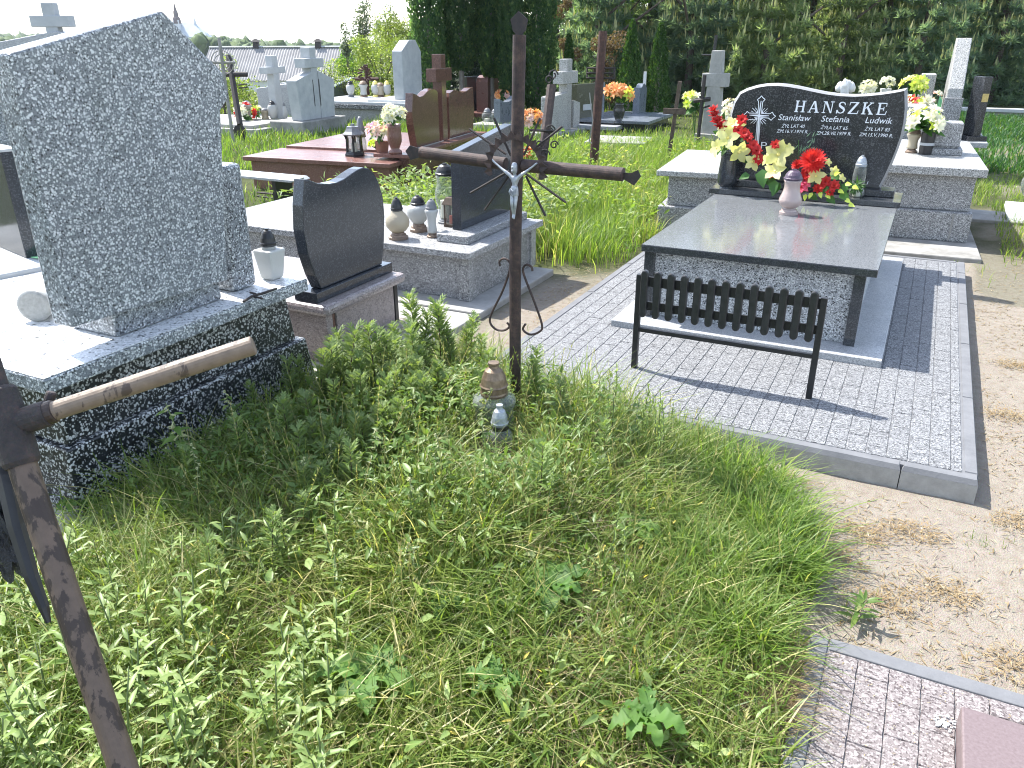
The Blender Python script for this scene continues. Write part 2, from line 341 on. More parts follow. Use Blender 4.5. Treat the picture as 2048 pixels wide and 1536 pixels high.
def ground():
    def ax(lo, hi, step, far): 
        core = list(np.arange(lo, hi+1e-6, step)); k = step
        a, b = lo, hi; L, R = [], []
        while a > -far: k *= 1.13; a -= k; L.append(a)
        k = step
        while b < far: k *= 1.13; b += k; R.append(b)
        return np.array(L[::-1]+core+R)
    xs = ax(-4.2, 2.0, .07, 2500); ys = ax(.2, 8.6, .07, 2500); nx, ny = len(xs), len(ys)
    X, Y = np.meshgrid(xs, ys); Z = gz(X, Y); V = np.stack([X, Y, Z], 2).reshape(-1, 3)
    i = np.arange(nx-1); j = np.arange(ny-1); I, J = np.meshgrid(i, j); b = (J*nx+I).ravel()
    F4 = np.stack([b, b+1, b+1+nx, b+nx], 1)
    m, n, l, bs = nmat('ground_soil'); co = obj_coord(n, l)
    at = n.new('ShaderNodeAttribute'); at.attribute_name = 'tint'
    n1 = noise(n, l, co, 3.5, 8, .7); n2 = noise(n, l, co, 22, 6, .7); n3 = noise(n, l, co, 160, 3)
    sand = ramp(n, [(.3, (.16, .125, .09)), (.5, (.245, .212, .172)), (.72, (.31, .28, .238))]); l.new(n2.outputs[0], sand.inputs[0])
    s2 = mix(n, l, n1.outputs[0], sand.outputs[0], (.225, .197, .163)); s2 = mix(n, l, .3, s2, mix(n, l, 1.0, s2, n3.outputs['Color'], 'OVERLAY'))
    soil = ramp(n, [(.35, (.035, .032, .015)), (.6, (.06, .062, .024)), (.75, (.10, .085, .045))]); l.new(n2.outputs[0], soil.inputs[0])
    far = ramp(n, [(.4, (.04, .06, .018)), (.65, (.08, .1, .035))]); l.new(n1.outputs[0], far.inputs[0])
    l.new(mix(n, l, at.outputs['Fac'], mix(n, l, .45, soil.outputs[0], far.outputs[0]), s2), bs.inputs['Base Color']); bs.inputs['Roughness'].default_value = .95; bs.inputs['Specular IOR Level'].default_value = .15
    ad = n.new('ShaderNodeMath'); l.new(n2.outputs[0], ad.inputs[0]); l.new(n3.outputs[0], ad.inputs[1]); bump(n, l, bs, ad.outputs[0], .7, .012)
    o = strips('ground', V, F4, E0, m, sand_mask(X, Y).ravel()); o.data.polygons.foreach_set('use_smooth', [True]*len(o.data.polygons)); struct(o)
ground()

# ------------------------------------------------------------------ big speckled tomb on the left, seen from behind
t = thing('grave_monument', 'tall grey speckled terrazzo headstone with pointed top on a black speckled base', 'tomb', (-2.7, 2.3, 0))
bx('foundation', CONC_D, t, -4.7, -2.44, 1.45, 3.05, -.05, .075, .012)
G().hexa([(-4.6, 1.60, .07), (-2.69, 1.60, .07), (-2.69, 3.03, .07), (-4.6, 3.03, .07)], [(-4.6, 1.62, .36), (-2.705, 1.62, .36), (-2.705, 2.99, .36), (-4.6, 2.99, .36)]).out('plinth', T_BLACK, t, .01)
G().hexa([(-4.55, 1.64, .362), (-2.73, 1.64, .362), (-2.73, 2.945, .362), (-4.55, 2.945, .362)], [(-4.55, 1.66, .615), (-2.745, 1.66, .615), (-2.745, 2.92, .615), (-4.55, 2.92, .615)]).out('body', T_BLACK, t, .008)
bx('slab', T_GREY, t, -4.75, -2.66, 1.575, 3.0, .617, .676, .006); bx('slab_top', T_TOP, t, -4.745, -2.663, 1.578, 2.997, .6762, .680, .0015)
bx('pedestal', T_GREY, t, -3.06, -2.78, 1.98, 2.55, .682, .80, .012)
G().prism([(1.785, .79), (2.57, .77), (2.675, 1.50), (2.735, 1.55), (2.715, 1.65), (2.45, 1.885), (1.79, 1.745)], 'x', -2.862, -2.75).out('headstone', T_GREY, t, .009)
bx('side_pillar', T_GREY, t, -2.95, -2.80, 2.645, 2.80, .682, 1.262, .02)
def tupl3(a): return tuple(float(v) for v in a)
# small things lying on its slab
jc = tupl3(aZ(67, 613, .75)); JM = Matrix.Rotation(.52, 4, 'Z') @ Matrix.Rotation(rad(-90), 4, 'X')
t = thing('candle_jar', 'white round candle jar lying on its side on the big white slab', 'grave candle', jc)
G().lathe([(.062, .012), (.068, .02), (.064, .03), (.064, .19), (.056, .2)], jc, 28, JM).out('glass', FROST, t, smooth=True)
G().lathe([(.004, -.002), (.058, -.003), (.064, .0), (.069, .004), (.069, .0115), (.062, .0118)], jc, 28, JM).out('base_disc', plain('dirty_wax', (.25, .25, .235), (.36, .36, .34), 45, .5, .2), t)
g_ = G(); p_ = aZ(72, 522, .69)
g_.prism([(-.06, 0), (.05, -.02), (.12, .03), (.1, .09), (0, .07)], 'z', 0, .006)
tag(G().add([(v[0]+p_[0], v[1]+p_[1], p_[2]+.012+.25*max(0, v[0])+v[2]) for v in g_.v], g_.f).out('plastic_scrap', GREENP, None), 'folded green plastic scrap tucked behind the big speckled headstone', 'litter')
tag(G().tube([aZ(37, 526, .685), aZ(52, 531, .69), aZ(80, 531, .695), aZ(100, 530, .70)], .0025, 5).out('twig', WOOD, None), 'thin dry twig lying on the white slab beside the green scrap', 'twig')
g_ = G(); g_.tube([aZ(487, 603, .686), aZ(505, 592, .69), aZ(528, 586, .688), aZ(553, 577, .686)], .006, 6)
g_.tube([aZ(505, 592, .686), aZ(525, 597, .686)], .005, 6); g_.tube([aZ(512, 588, .686), aZ(500, 585, .69)], .005, 6)
tag(g_.out('iron_hook', RUST_D, None), 'black forked iron hook lying at the slab corner by the pillar foot', 'hook')

# ------------------------------------------------------------------ lanterns (built once for each kind, each with lid, glass and foot)
LID = [(0, .165), (.02, .165), (.02, .15), (.035, .145), (.05, .125), (.068, .08), (.075, .04), (.082, .032), (.082, .02), (.075, .018), (.078, .006), (.072, 0)][::-1]
def lantern(label, loc, H_, R_, glass, gprof, lid, foot=None, insert=None, group=None, rib=0, ribs=0, cat='grave lantern', lidprof=None, lidfrac=.3, footfrac=.1):
    """H_ whole height, R_ largest glass radius; gprof: (radius share, height share) of the glass part"""
    t = thing('grave_lantern', label, cat, loc, 0, group); x, y, z = loc
    z0 = z+(H_*footfrac if foot else 0); z1 = z+H_*(1-lidfrac)
    if foot: G().lathe([(0, 0), (R_*.82, 0), (R_*.84, H_*footfrac*.35), (R_*.7, H_*footfrac*.45), (R_*.66, H_*footfrac*.7), (R_*.55, H_*footfrac*.8), (R_*.5, H_*footfrac), (0, H_*footfrac)], (x, y, z), 22).out('foot', foot, t, smooth=False)
    G().lathe([(r*R_, z0-z+.001+h*(z1-z0)) for r, h in gprof], (x, y, z), 28, None, rib, ribs).out('glass', glass, t, smooth=True)
    lp = lidprof or LID; rr = gprof[-1][0]*R_/.078*1.02; hh = H_*lidfrac/.165
    G().lathe([(r*rr, h*hh+.001) for r, h in lp], (x, y, z1), 22).out('lid', lid, t, smooth=False)
    if insert: G().lathe([(0, .004), (R_*.5, .004), (R_*.5, H_*.3), (0, H_*.3)], (x, y, z0), 16).out('candle', insert, t)
    return t
def tupl(a): return tuple(float(v) for v in a)
SQ = [(.75, 0), (.8, .03), (.97, .25), (1, .55), (.95, .8), (.7, .95), (.55, 1)]
# square frosted lantern beside the pillar
t = thing('grave_lantern', 'square frosted glass lantern with black cap beside the speckled pillar', 'grave lantern', tupl(aZ(545, 556, .682))); x, y, z = t.location
G().hexa([(x-.04, y-.04, z), (x+.04, y-.04, z), (x+.04, y+.04, z), (x-.04, y+.04, z)], [(x-.058, y-.058, z+.15), (x+.058, y-.058, z+.15), (x+.058, y+.058, z+.15), (x-.058, y+.058, z+.15)]).out('glass', FROST, t, .01)
G().lathe([(.034, 0), (.034, .012)], (x, y, z+.151), 18).out('neck', FROST, t)
G().lathe([(r*.5, h*.52) for r, h in LID], (x, y, z+.164), 20).out('lid', BLKP, t)

# ------------------------------------------------------------------ small black headstone tomb
t = thing('small_grave', 'rounded black granite headstone with wavy top on a pinkish granite tomb', 'tomb', (-2.95, 3.75, 0))
bx('footing', CONC, t, -5.0, -2.54, 2.95, 4.52, -.05, .04, .01)
bx('plinth', T_PINK, t, -4.8, -2.80, 3.36, 4.14, .041, .085, .006)
bx('body', T_PINK, t, -4.8, -2.89, 3.47, 4.05, .086, .335, .004)
bx('end_block', T_PINK, t, -4.7, -2.882, 3.37, 3.425, .086, .335, .003)
bx('dark_panel', G_BROWN, t, -4.7, -2.90, 3.426, 3.469, .086, .335, .001)
bx('corner_post', BLKP, t, -2.925, -2.89, 4.06, 4.095, .086, .336, .002)
bx('slab', T_PINK, t, -4.85, -2.845, 3.33, 4.135, .337, .4, .022)
bx('headstone_base', G_BLACK, t, -3.09, -2.925, 3.36, 4.105, .402, .462, .004)
G().prism([(3.44, .464), (4.035, .464), (4.075, .6), (4.10, .76), (4.095, .88), (4.06, .97), (4.02, 1.03), (3.97, 1.065), (3.92, 1.078), (3.87, 1.074), (3.81, 1.06), (3.74, 1.04), (3.67, 1.03), (3.60, 1.032), (3.50, 1.05), (3.43, 1.08), (3.395, 1.085), (3.36, .95), (3.345, .82), (3.36, .68), (3.40, .55)], 'x', -3.03, -2.955).out('headstone', G_BLACK, t, .004)

# ------------------------------------------------------------------ speckled tomb with leaning-top black headstone, lanterns on its slab
t = thing('slab_grave', 'grey speckled tomb with square black headstone and many lanterns on its slab', 'tomb', (-2.8, 5.2, 0))
bx('footing', CONC, t, -5.3, -2.53, 4.53, 5.78, -.05, .05, .01)
bx('body', T_MID, t, -5.1, -2.735, 4.74, 5.8, .051, .368, .005)
bx('corner_post', T_MID, t, -2.80, -2.715, 4.715, 4.80, .051, .367, .004); bx('corner_post', T_PALE, t, -2.80, -2.715, 5.74, 5.825, .051, .367, .004)
bx('slab', T_MID, t, -5.2, -2.67, 4.66, 5.87, .37, .42, .006)
bx('pedestal', T_MID, t, -3.06, -2.80, 4.86, 5.84, .421, .478, .006)
G().prism([(5.02, .48), (5.82, .48), (5.86, 1.15), (5.03, 1.04)], 'x', -3.02, -2.945).out('headstone', G_BLACK, t, .004)
# lanterns and flowers standing on it
BALL = [(.45, 0), (.7, .08), (.95, .28), (1, .45), (.93, .66), (.7, .85), (.5, .96), (.48, 1)]
URN = [(.45, 0), (.62, .1), (.9, .35), (1, .6), (.97, .8), (.8, .95), (.62, 1)]
TALL = [(.6, 0), (.66, .1), (.7, .25), (.95, .45), (1, .55), (.93, .68), (.75, .8), (.78, .92), (.85, 1)]
VASEP = [(.72, 0), (.7, .12), (.62, .35), (.66, .6), (.92, .85), (1, .95), (.8, 1)]
lantern('ball-shaped amber frosted glass lantern with black cap on brown foot', tupl(aZ(797, 477, .421)), .3, .088, FROST_A, BALL, BLKP, LIDB, footfrac=.16, lidfrac=.32)
lantern('white patterned urn lantern with wide ornate black lid on fluted foot', tupl(aZ(838, 462, .421)), .27, .085, FROST, URN, BLKP, LIDB, footfrac=.22, lidfrac=.26, rib=.03, ribs=14)
lantern('small slim frosted lantern with pointed grey cap beside the pedestal', tupl(aZ(865, 474, .421)), .28, .05, FROST, VASEP, LIDG, LIDB, footfrac=.12, lidfrac=.27)
lantern('tall clear glass lantern with dark dome cap behind the others', tupl(aZ(893, 445, .421)), .46, .085, GLASS, TALL, BLKP, LIDG, WAX, footfrac=.08, lidfrac=.2)
t = thing('house_lantern', 'little brown house shaped lantern with red candle against the black headstone', 'grave lantern', tupl(aZ(905, 452, .421))); x, y, z = t.location
bx('base', WOOD, t, x-.05, x+.05, y-.05, y+.05, z, z+.02, .002)
for i in (-1, 1):
    for j in (-1, 1): bx('post', WOOD, t, x+i*.042-.005, x+i*.042+.005, y+j*.042-.005, y+j*.042+.005, z+.021, z+.17, .001)
bx('pane_box', GLASS, t, x-.036, x+.036, y-.036, y+.036, z+.021, z+.168, 0)
G().lathe([(0, 0), (.022, 0), (.022, .06), (0, .06)], (x, y, z+.0215), 14).out('candle', WAXR, t)
G().hexa([(x-.06, y-.06, z+.171), (x+.06, y-.06, z+.171), (x+.06, y+.06, z+.171), (x-.06, y+.06, z+.171)], [(x-.035, y-.035, z+.225), (x+.035, y-.035, z+.225), (x+.035, y+.035, z+.225), (x-.035, y+.035, z+.225)]).out('roof', WOOD, t, .003)

# ------------------------------------------------------------------ central rusty pipe cross with crucifix
PY = 3.06
def cp(x, y, Y=PY): return Vector(aY(x, y, Y))
b0 = Vector((-1.528, PY, float(gz(-1.53, PY))-.05)); topp = cp(1039, 70)
t = thing('pipe_cross', 'rusty iron pipe cross with silver figure, standing in the weeds', 'cross', tuple(b0))
G().tube([b0, cp(1030.5, 500), topp], .0262, 20).out('post', RUST, t, smooth=False)
G().tube([cp(842, 305), cp(1012, 328)], .0262, 20).out('arm', RUST, t, .002); G().tube([cp(1046, 331), cp(1247, 349)], .0262, 20).out('arm', RUST, t, .002)
def plate(pts, th=.004, Y=PY): 
    return G().prism([(cp(x, y, Y).x, cp(x, y, Y).z) for x, y in pts], 'y', Y-th/2, Y+th/2)
plate([(1030, 77), (1046, 77), (1046, 66), (1051, 62), (1056, 39), (1037, 22), (1021, 39), (1026, 62), (1030, 66)]).out('finial', RUST_D, t)
plate([(811, 302), (820, 291), (834, 295), (844, 303), (841, 314), (822, 320)]).out('finial', RUST_D, t)
plate([(1245, 345), (1262, 346), (1276, 340), (1282, 353), (1268, 371), (1247, 358)]).out('finial', RUST_D, t)
c0 = cp(1031, 336, PY-.03); g_ = G(); n_ = 28; vs_ = []
for i in range(n_+1):
    a = rad(-18)+rad(216)*i/n_; ro = .128+(.022 if i % 2 else .0); ri = .112
    for r in (ri, ro):
        for dy in (0, .003): vs_.append((c0.x+r*math.cos(a), PY-.034+dy+(.002 if i % 2 else -.002), c0.z+r*math.sin(a)*1.0))
fs_ = []
for i in range(n_):
    k = i*4; fs_ += [(k, k+2, k+6, k+4), (k+1, k+5, k+7, k+3), (k, k+4, k+5, k+1), (k+2, k+3, k+7, k+6)]
g_.add(vs_, fs_).out('halo_band', RUST, t)
for (x, y, u, v) in [(939, 258, 1012, 308), (988, 236, 1022, 312), (1124, 253, 1066, 300), (1080, 236, 1048, 310), (941, 386, 1018, 342), (969, 420, 1022, 346), (1091, 432, 1052, 352), (1132, 405, 1050, 346)]:
    G().tube([cp(x, y, PY+.028), cp(u, v, PY+.028)], .0052, 6).out('ray', RUST_D, t)
for pts in ([(1000, 532), (999, 523), (1007, 517), (1018, 523), (1020, 537), (1006, 580), (984, 625), (980, 644), (991, 658), (1007, 661), (1019, 653), (1014, 645)],
            [(1065, 542), (1063, 534), (1054, 529), (1047, 535), (1048, 550), (1068, 602), (1084, 650), (1078, 664), (1060, 669), (1046, 659), (1051, 648)]):
    q = [cp(x, y) for x, y in pts]; sm = []
    for i in range(len(q)-1):
        p0, p1, p2, p3 = q[max(i-1, 0)], q[i], q[i+1], q[min(i+2, len(q)-1)]
        for k in range(5):
            u = k/5; sm.append(.5*((2*p1)+(p2-p0)*u+(2*p0-5*p1+4*p2-p3)*u*u+(3*p1-p0-3*p2+p3)*u**3))
    G().tube(sm+[q[-1]], .0052, 7).out('scroll', RUST, t)
# the small cast figure: one skinned body with cloth and hair
def figure(parent):
    F = {'pel': (1028.5, 386, 0), 'wai': (1029.5, 373, .003), 'che': (1030, 360, .006), 'nec': (1030, 349.5, .006), 'hd0': (1028.5, 343.5, .002), 'hd1': (1027.3, 336, 0), 'hd2': (1026.8, 330.5, .004),
         'sL': (1020, 350.5, .005), 'eL': (1003, 337, .012), 'wL': (990, 325.5, .016), 'hL': (985.5, 321, .017), 'fL': (982.5, 317.5, .016), 'sR': (1040, 351.5, .005), 'eR': (1055, 341, .012), 'wR': (1067, 332, .016), 'hR': (1071, 328.5, .017), 'fR': (1074.5, 326, .016),
         'tL': (1025, 390, 0), 'kL': (1024, 408, -.012), 'aL': (1026.5, 429, 0), 'oL': (1025.5, 437, -.010), 'tR': (1032, 391, 0), 'kR': (1030.5, 409, -.010), 'aR': (1028.8, 429, .002), 'oR': (1027.5, 438.5, -.010)}
    Rr = {'pel': .0125, 'wai': .0105, 'che': .0125, 'nec': .0055, 'hd0': .0075, 'hd1': .0105, 'hd2': .0095, 'sL': .0075, 'eL': .0048, 'wL': .0036, 'hL': .0042, 'fL': .0028, 'tL': .0095, 'kL': .0068, 'aL': .0042, 'oL': .0042}
    ks = list(F); B = parent; o = base_of(B); me = bpy.data.meshes.new('figure')
    E_ = [('pel', 'wai'), ('wai', 'che'), ('che', 'nec'), ('nec', 'hd0'), ('hd0', 'hd1'), ('hd1', 'hd2'), ('pel', 'tL'), ('tL', 'kL'), ('kL', 'aL'), ('aL', 'oL'), ('pel', 'tR'), ('tR', 'kR'), ('kR', 'aR'), ('aR', 'oR')]
    for s in 'LR': E_ += [('che', 's'+s), ('s'+s, 'e'+s), ('e'+s, 'w'+s), ('w'+s, 'h'+s), ('h'+s, 'f'+s)]
    Yf = PY-.046
    me.from_pydata([tuple(cp(F[k][0], F[k][1], Yf+F[k][2])-o) for k in ks], [(ks.index(a), ks.index(b)) for a, b in E_], [])
    ob = bpy.data.objects.new('figure', me); COL.objects.link(ob); ob.parent = B; ROOT[ob.name] = o; me.materials.append(SILVER)
    ob.modifiers.new('skin', 'SKIN'); layer = me.skin_vertices[0] if me.skin_vertices else None
    if layer is None:
        bm = bmesh.new(); bm.from_mesh(me); bm.verts.layers.skin.verify(); bm.to_mesh(me); bm.free(); layer = me.skin_vertices[0]
    for i, k in enumerate(ks):
        r = 1.14*(Rr.get(k) or Rr[k[0]+'L']); layer.data[i].radius = (r, r*(.8 if k in ('che', 'wai', 'pel') else 1)); layer.data[i].use_root = (k == 'pel')
    sb = ob.modifiers.new('sub', 'SUBSURF'); sb.levels = 2; sb.render_levels = 2
    for p in me.polygons: p.use_smooth = True
    g = G(); hc = cp(1027, 334.5, Yf)
    g.lathe([(0, .019), (.008, .017), (.0125, .009), (.0128, 0), (.0125, -.012), (.0115, -.022), (.004, -.026)][::-1], (hc.x+.001, hc.y+.006, hc.z), 14).out('hair', SILVER, ob, smooth=True)
    g = G(); g.lathe([(.0022, 0), (.003, .003), (.0016, .007)], (hc.x-.001, hc.y-.0105, hc.z-.004), 8)
    g.lathe([(.001, -.011), (.0048, -.006), (.006, 0), (.003, .002)], (hc.x-.001, hc.y-.0065, hc.z-.011), 10)
    g.box(hc.x-.006, hc.x-.002, hc.y-.0108, hc.y-.009, hc.z+.001, hc.z+.0025); g.box(hc.x+.0005, hc.x+.0045, hc.y-.0108, hc.y-.009, hc.z+.001, hc.z+.0025)
    g.out('face', SILVER, ob, smooth=True)
    g = G(); w0 = cp(1029, 378, Yf); prof = [(.0135, .012), (.0155, .006), (.0165, -.004), (.0175, -.016), (.0178, -.027), (.015, -.029)]
    g.lathe([(r*.98, h) for r, h in prof][::-1], (w0.x, w0.y+.001, w0.z), 26, Matrix.Diagonal((1.0, .8, 1, 1)), .05, 9).out('loincloth', SILVER, ob, smooth=True)
    g = G()
    for i in range(5): g.tube([(w0.x-.014, w0.y-.011, w0.z+.004-i*.005), (w0.x, w0.y-.0155, w0.z-.006-i*.005), (w0.x+.014, w0.y-.01, w0.z+.001-i*.004)], .0013, 5)
    g.tube([(w0.x-.0155, w0.y-.005, w0.z+.003), (w0.x-.0195, w0.y-.008, w0.z-.012), (w0.x-.0175, w0.y-.008, w0.z-.024)], [.003, .0045, .0025], 7)
    g.out('cloth_folds', SILVER, ob, smooth=True)
figure(t)

# ------------------------------------------------------------------ nearest cross: leaning iron pipe with flaking paint, lower left corner
DN = 1.15
pt0, ptS = Vector(aD(248, 1540, DN)), Vector(aD(18, 850, DN)); pu = (ptS-pt0).normalized(); ptG = pt0-pu*(pt0.z/pu.z+.04); px_, py_ = ptG.x, ptG.y
t = thing('flaking_cross', 'leaning iron pipe cross with flaking tan paint, close by at the left edge', 'cross', tuple(ptG))
G().tube([ptG, pt0, ptS-pu*.05], .0195, 20).out('post', FLAKE_P, t)
G().tube([ptS+pu*.03, ptS+pu*.42], .0165, 20).out('upper_post', RUST_D, t)
MS = Matrix.Translation((0, 0, 0)) @ pu.to_track_quat('Z', 'Y').to_matrix().to_4x4()
G().lathe([(.0222, -.062), (.0258, -.055), (.0268, -.02), (.0268, .02), (.0255, .05), (.0215, .056)], tuple(ptS), 20, MS).out('joint_sleeve', RUST_D, t)
a1 = Vector(aD(508, 690, DN*1.03)); a0 = Vector(aD(30, 848, DN)); dr = (a1-a0).normalized()
G().tube([a0+dr*.005, a0+dr*.048], .0195, 18).out('collar', RUST_D, t, .003)
G().tube([a0+dr*.044, a0+dr*.058], .0172, 18).out('collar_ring', FLAKE_P, t, .003)
G().tube([a0+dr*.05, a1], .0142, 20).out('arm', FLAKE, t, .0025)
kn = Vector(aD(104, 783, DN*1.02)); G().tube([Vector(aD(90, 826, DN*1.02)), kn], [.0075, .0075], 12).out('rivet', RUST_D, t, .003)
q = [Vector(aD(x, y, DN*1.03)) for x, y in ((-25, 850), (10, 950), (32, 1050), (62, 1150), (88, 1215), (97, 1245))]
tag(G().tube(q, [.012, .014, .013, .011, .008, .004], 8).out('plastic_strap', BLKP, None), 'black plastic strip tied along the tan pipe of the nearest cross', 'strap')
bm_ = bmesh.new(); bmesh.ops.create_icosphere(bm_, subdivisions=4, radius=1)
bc = Vector(aD(6, 1060, DN*1.06))
for v in bm_.verts:
    d = v.co.copy(); r = 1+.3*math.sin(7*d.x+5*d.z)+.2*math.sin(13*d.y+9*d.z+2)+.13*math.sin(23*d.x-19*d.y+4*d.z)
    v.co = Vector((d.x*.026*r, d.y*.026*r, d.z*.065*r))+bc
me_ = bpy.data.meshes.new('bag'); bm_.to_mesh(me_); bm_.free(); me_.materials.append(BAG); ob_ = bpy.data.objects.new('tied_bag', me_); COL.objects.link(ob_)
tag(ob_, 'crumpled dark plastic bag hanging behind the nearest cross at the left edge', 'plastic bag')

# ------------------------------------------------------------------ two lanterns hidden in the weeds
zA = float(gz(-1.49, 2.82))
LIDC = [(.078, 0), (.08, .02), (.083, .03), (.08, .038), (.078, .07), (.06, .11), (.034, .135), (.028, .138), (.028, .15), (.034, .153), (.034, .165), (0, .165)]
LIDC = [(.078, 0), (.082, .012), (.078, .02), (.078, .045), (.084, .05), (.078, .056), (.07, .09), (.052, .125), (.03, .14), (.027, .15), (.033, .154), (.033, .165), (0, .166)]
lantern('large ribbed clear glass lantern with rusty brown cap in the weeds', (-1.50, 2.80, zA), .47, .095, GLASS, [(.5, 0), (.62, .05), (.8, .3), (.92, .6), (.9, .8), (1.0, .88), (1.02, .93), (.85, .97), (.6, 1)], LIDC_M, None, WAX, rib=.03, ribs=22, lidprof=LIDC, lidfrac=.32)
zB = float(gz(-1.40, 2.66))
lantern('smaller clear glass lantern with white cap before the rusty capped one', (-1.395, 2.65, zB), .345, .056, GLASS, [(.6, 0), (.7, .1), (.75, .4), (.95, .75), (1, .88), (.8, .96), (.62, 1)], SILVER, None, WAX, lidprof=LIDC, lidfrac=.33)
G().lathe([(.0375, 0), (.0385, .004), (.0385, .016), (.0375, .02)], (-1.395, 2.65, zB+.345*.67+.006), 22).out('cap_band', BLKP, bpy.data.objects[[o.name for o in bpy.data.objects if o.name.startswith('grave_lantern')][-1]])

# ------------------------------------------------------------------ paved plot of the polished tomb
def pebble(name, c, lt, dk, scale):
    m = terrazzo(name, c, lt, dk, scale, .38, .2, .75, (.8, .78, .74), .25, .62)
    n, l = m.node_tree.nodes, m.node_tree.links
    return m
WORLDPOS = True
PEB = pebble('pebbled_paver', (.115, .118, .122), (.25, .254, .26), (.045, .045, .048), 170)
PEB2 = pebble('pinkish_pebbled_paver', (.155, .133, .13), (.255, .23, .225), (.075, .06, .06), 150)
WORLDPOS = False
def paver_mesh(name, lx, ly, hz, mat, zig=.0012):
    o2 = []; n = 4
    for (ax, ay, bx_, by_) in ((-1, -1, 1, -1), (1, -1, 1, 1), (1, 1, -1, 1), (-1, 1, -1, -1)):
        for i in range(n):
            u = i/n; px = ax+(bx_-ax)*u; py = ay+(by_-ay)*u; s = zig*(0 if i == 0 else (1 if i % 2 else -1))
            nx_, ny_ = (by_-ay)/2, -(bx_-ax)/2
            o2.append((px*lx/2+nx_*s, py*ly/2+ny_*s))
    k = len(o2); ins = [(x*(1-.0035/abs(lx)), y*(1-.0035/abs(ly))) for x, y in o2]
    g = G(); g.add([(x, y, 0) for x, y in o2]+[(x, y, hz-.003) for x, y in o2]+[(x, y, hz) for x, y in ins],
                   [(i, (i+1) % k, k+(i+1) % k, k+i) for i in range(k)]+[(k+i, k+(i+1) % k, 2*k+(i+1) % k, 2*k+i) for i in range(k)]+[tuple(range(2*k, 3*k))])
    return g
t = thing('paved_plot', 'grey pebbled block paving with grey kerb round the polished granite tomb', 'paved plot', (-.78, 5.2, 0))
bx('bed', KERB, t, -1.99, .43, 3.42, 7.2, -.03, .1035, 0)
# kerb stones
def kerb(nm, x0, x1, y0, y1, parent, h=.108):
    g = G(); g.box(x0, x1, y0, y1, -.06, h-.022); g.mi = 1; g.hexa([(x0, y0, h-.0215), (x1, y0, h-.0215), (x1, y1, h-.0215), (x0, y1, h-.0215)], [(x0+.008, y0+.012, h), (x1-.008, y0+.012, h), (x1-.008, y1-.008, h), (x0+.008, y1-.008, h)])
    return g.out(nm, [KERB_W, KERB], parent)
xs_ = [-2.0, -1.62, -.735, .145, .438]
for a, b in zip(xs_[:-1], xs_[1:]): kerb('kerb_stone', a+.002, b-.002, 3.392, 3.452, t)
ys_ = [3.454, 4.30, 5.15, 6.0, 6.85, 7.22]
for a, b in zip(ys_[:-1], ys_[1:]): kerb('kerb_stone', .378, .438, a+.002, b-.002, t); kerb('kerb_stone', -2.0, -1.94, a+.002, b-.002, t)
kerb('kerb_stone', -1.938, .376, 7.165, 7.22, t)
lx, ly = .084, .168; spots = []
yy0, xx0 = 3.456, -1.936
for i in range(int((.376-xx0)/lx)+1):
    for j in range(-1, int((7.16-yy0)/ly)+2):
        cx, cy = xx0+lx*(i+.5), yy0+ly*(j+.5+(.5 if i % 2 else 0))
        x1 = min(cx+lx/2, .375); y0c, y1c = max(cy-ly/2, yy0), min(cy+ly/2, 7.16)
        if y1c-y0c < .02 or x1-cx+lx/2 < .02: continue
        if -1.56 < cx < -.05 and 4.6 < cy < 6.9: continue
        spots.append((cx-lx/2, x1, y0c, y1c))
spots.sort(key=lambda s: s[2]-.25*abs(s[0]+.4)); proto = {}
loose = G()
for k, (x0, x1, y0, y1) in enumerate(spots):
    sx, sy = round(x1-x0, 3), round(y1-y0, 3); z = .085+random.uniform(-.001, .001)
    cx, cy = (x0+x1)/2, (y0+y1)/2
    if k < 298:
        key = (sx, sy)
        if key not in proto:
            g = paver_mesh('paver', sx-.0025, sy-.0025, .0225, PEB); o = g.out('paver', PEB, None, recalc=True); proto[key] = o; first = o
        else: first = proto[key].copy(); COL.objects.link(first)
        first.parent = t; o_ = base_of(t); first.location = (cx-o_.x, cy-o_.y, z); first.rotation_euler = (random.uniform(-.006, .006), random.uniform(-.006, .006), random.uniform(-.008, .008)); ROOT[first.name] = o_
    else:
        g = paver_mesh('p', sx-.0025, sy-.0025, .0225, PEB); loose.add([(a+cx, b+cy, c+z) for a, b, c in g.v], g.f)
if loose.v: tag(loose.out('far_pavers', PEB, t), None, None, kind='stuff')

# ------------------------------------------------------------------ polished granite tomb with surname
t = thing('polished_tomb', 'low tomb with polished dark granite lid and wavy charcoal headstone lettered in silver', 'tomb', (-.78, 5.6, .1))
bx('base_slab', G_LIGHT, t, -1.585, -.013, 4.53, 6.96, .086, .148, .004)
bx('body', T_BODY, t, -1.40, -.20, 4.735, 6.85, .149, .575, .003)
for x0 in (-1.445, -.232):
    for y0 in (4.695, 6.5): bx('corner_post', G_SLAB, t, x0, x0+.06, y0, y0+.06, .149, .574, .002)
bx('lid', G_SLAB, t, -1.452, -.118, 4.64, 6.60, .576, .6185, .004); bx('lid_top_skylit', G_LID_SKY, t, -1.4505, -.1195, 4.6415, 6.5985, .6186, .62, .0006)  # thin top layer paints the sky's sheen; dark sides stand for the shaded edge
bx('step', G_SLAB, t, -1.50, -.10, 6.49, 6.93, .622, .662, .004)
bx('headstone_base', G_HS, t, -1.40, -.16, 6.66, 6.86, .664, .712, .003)
Yh = 6.74
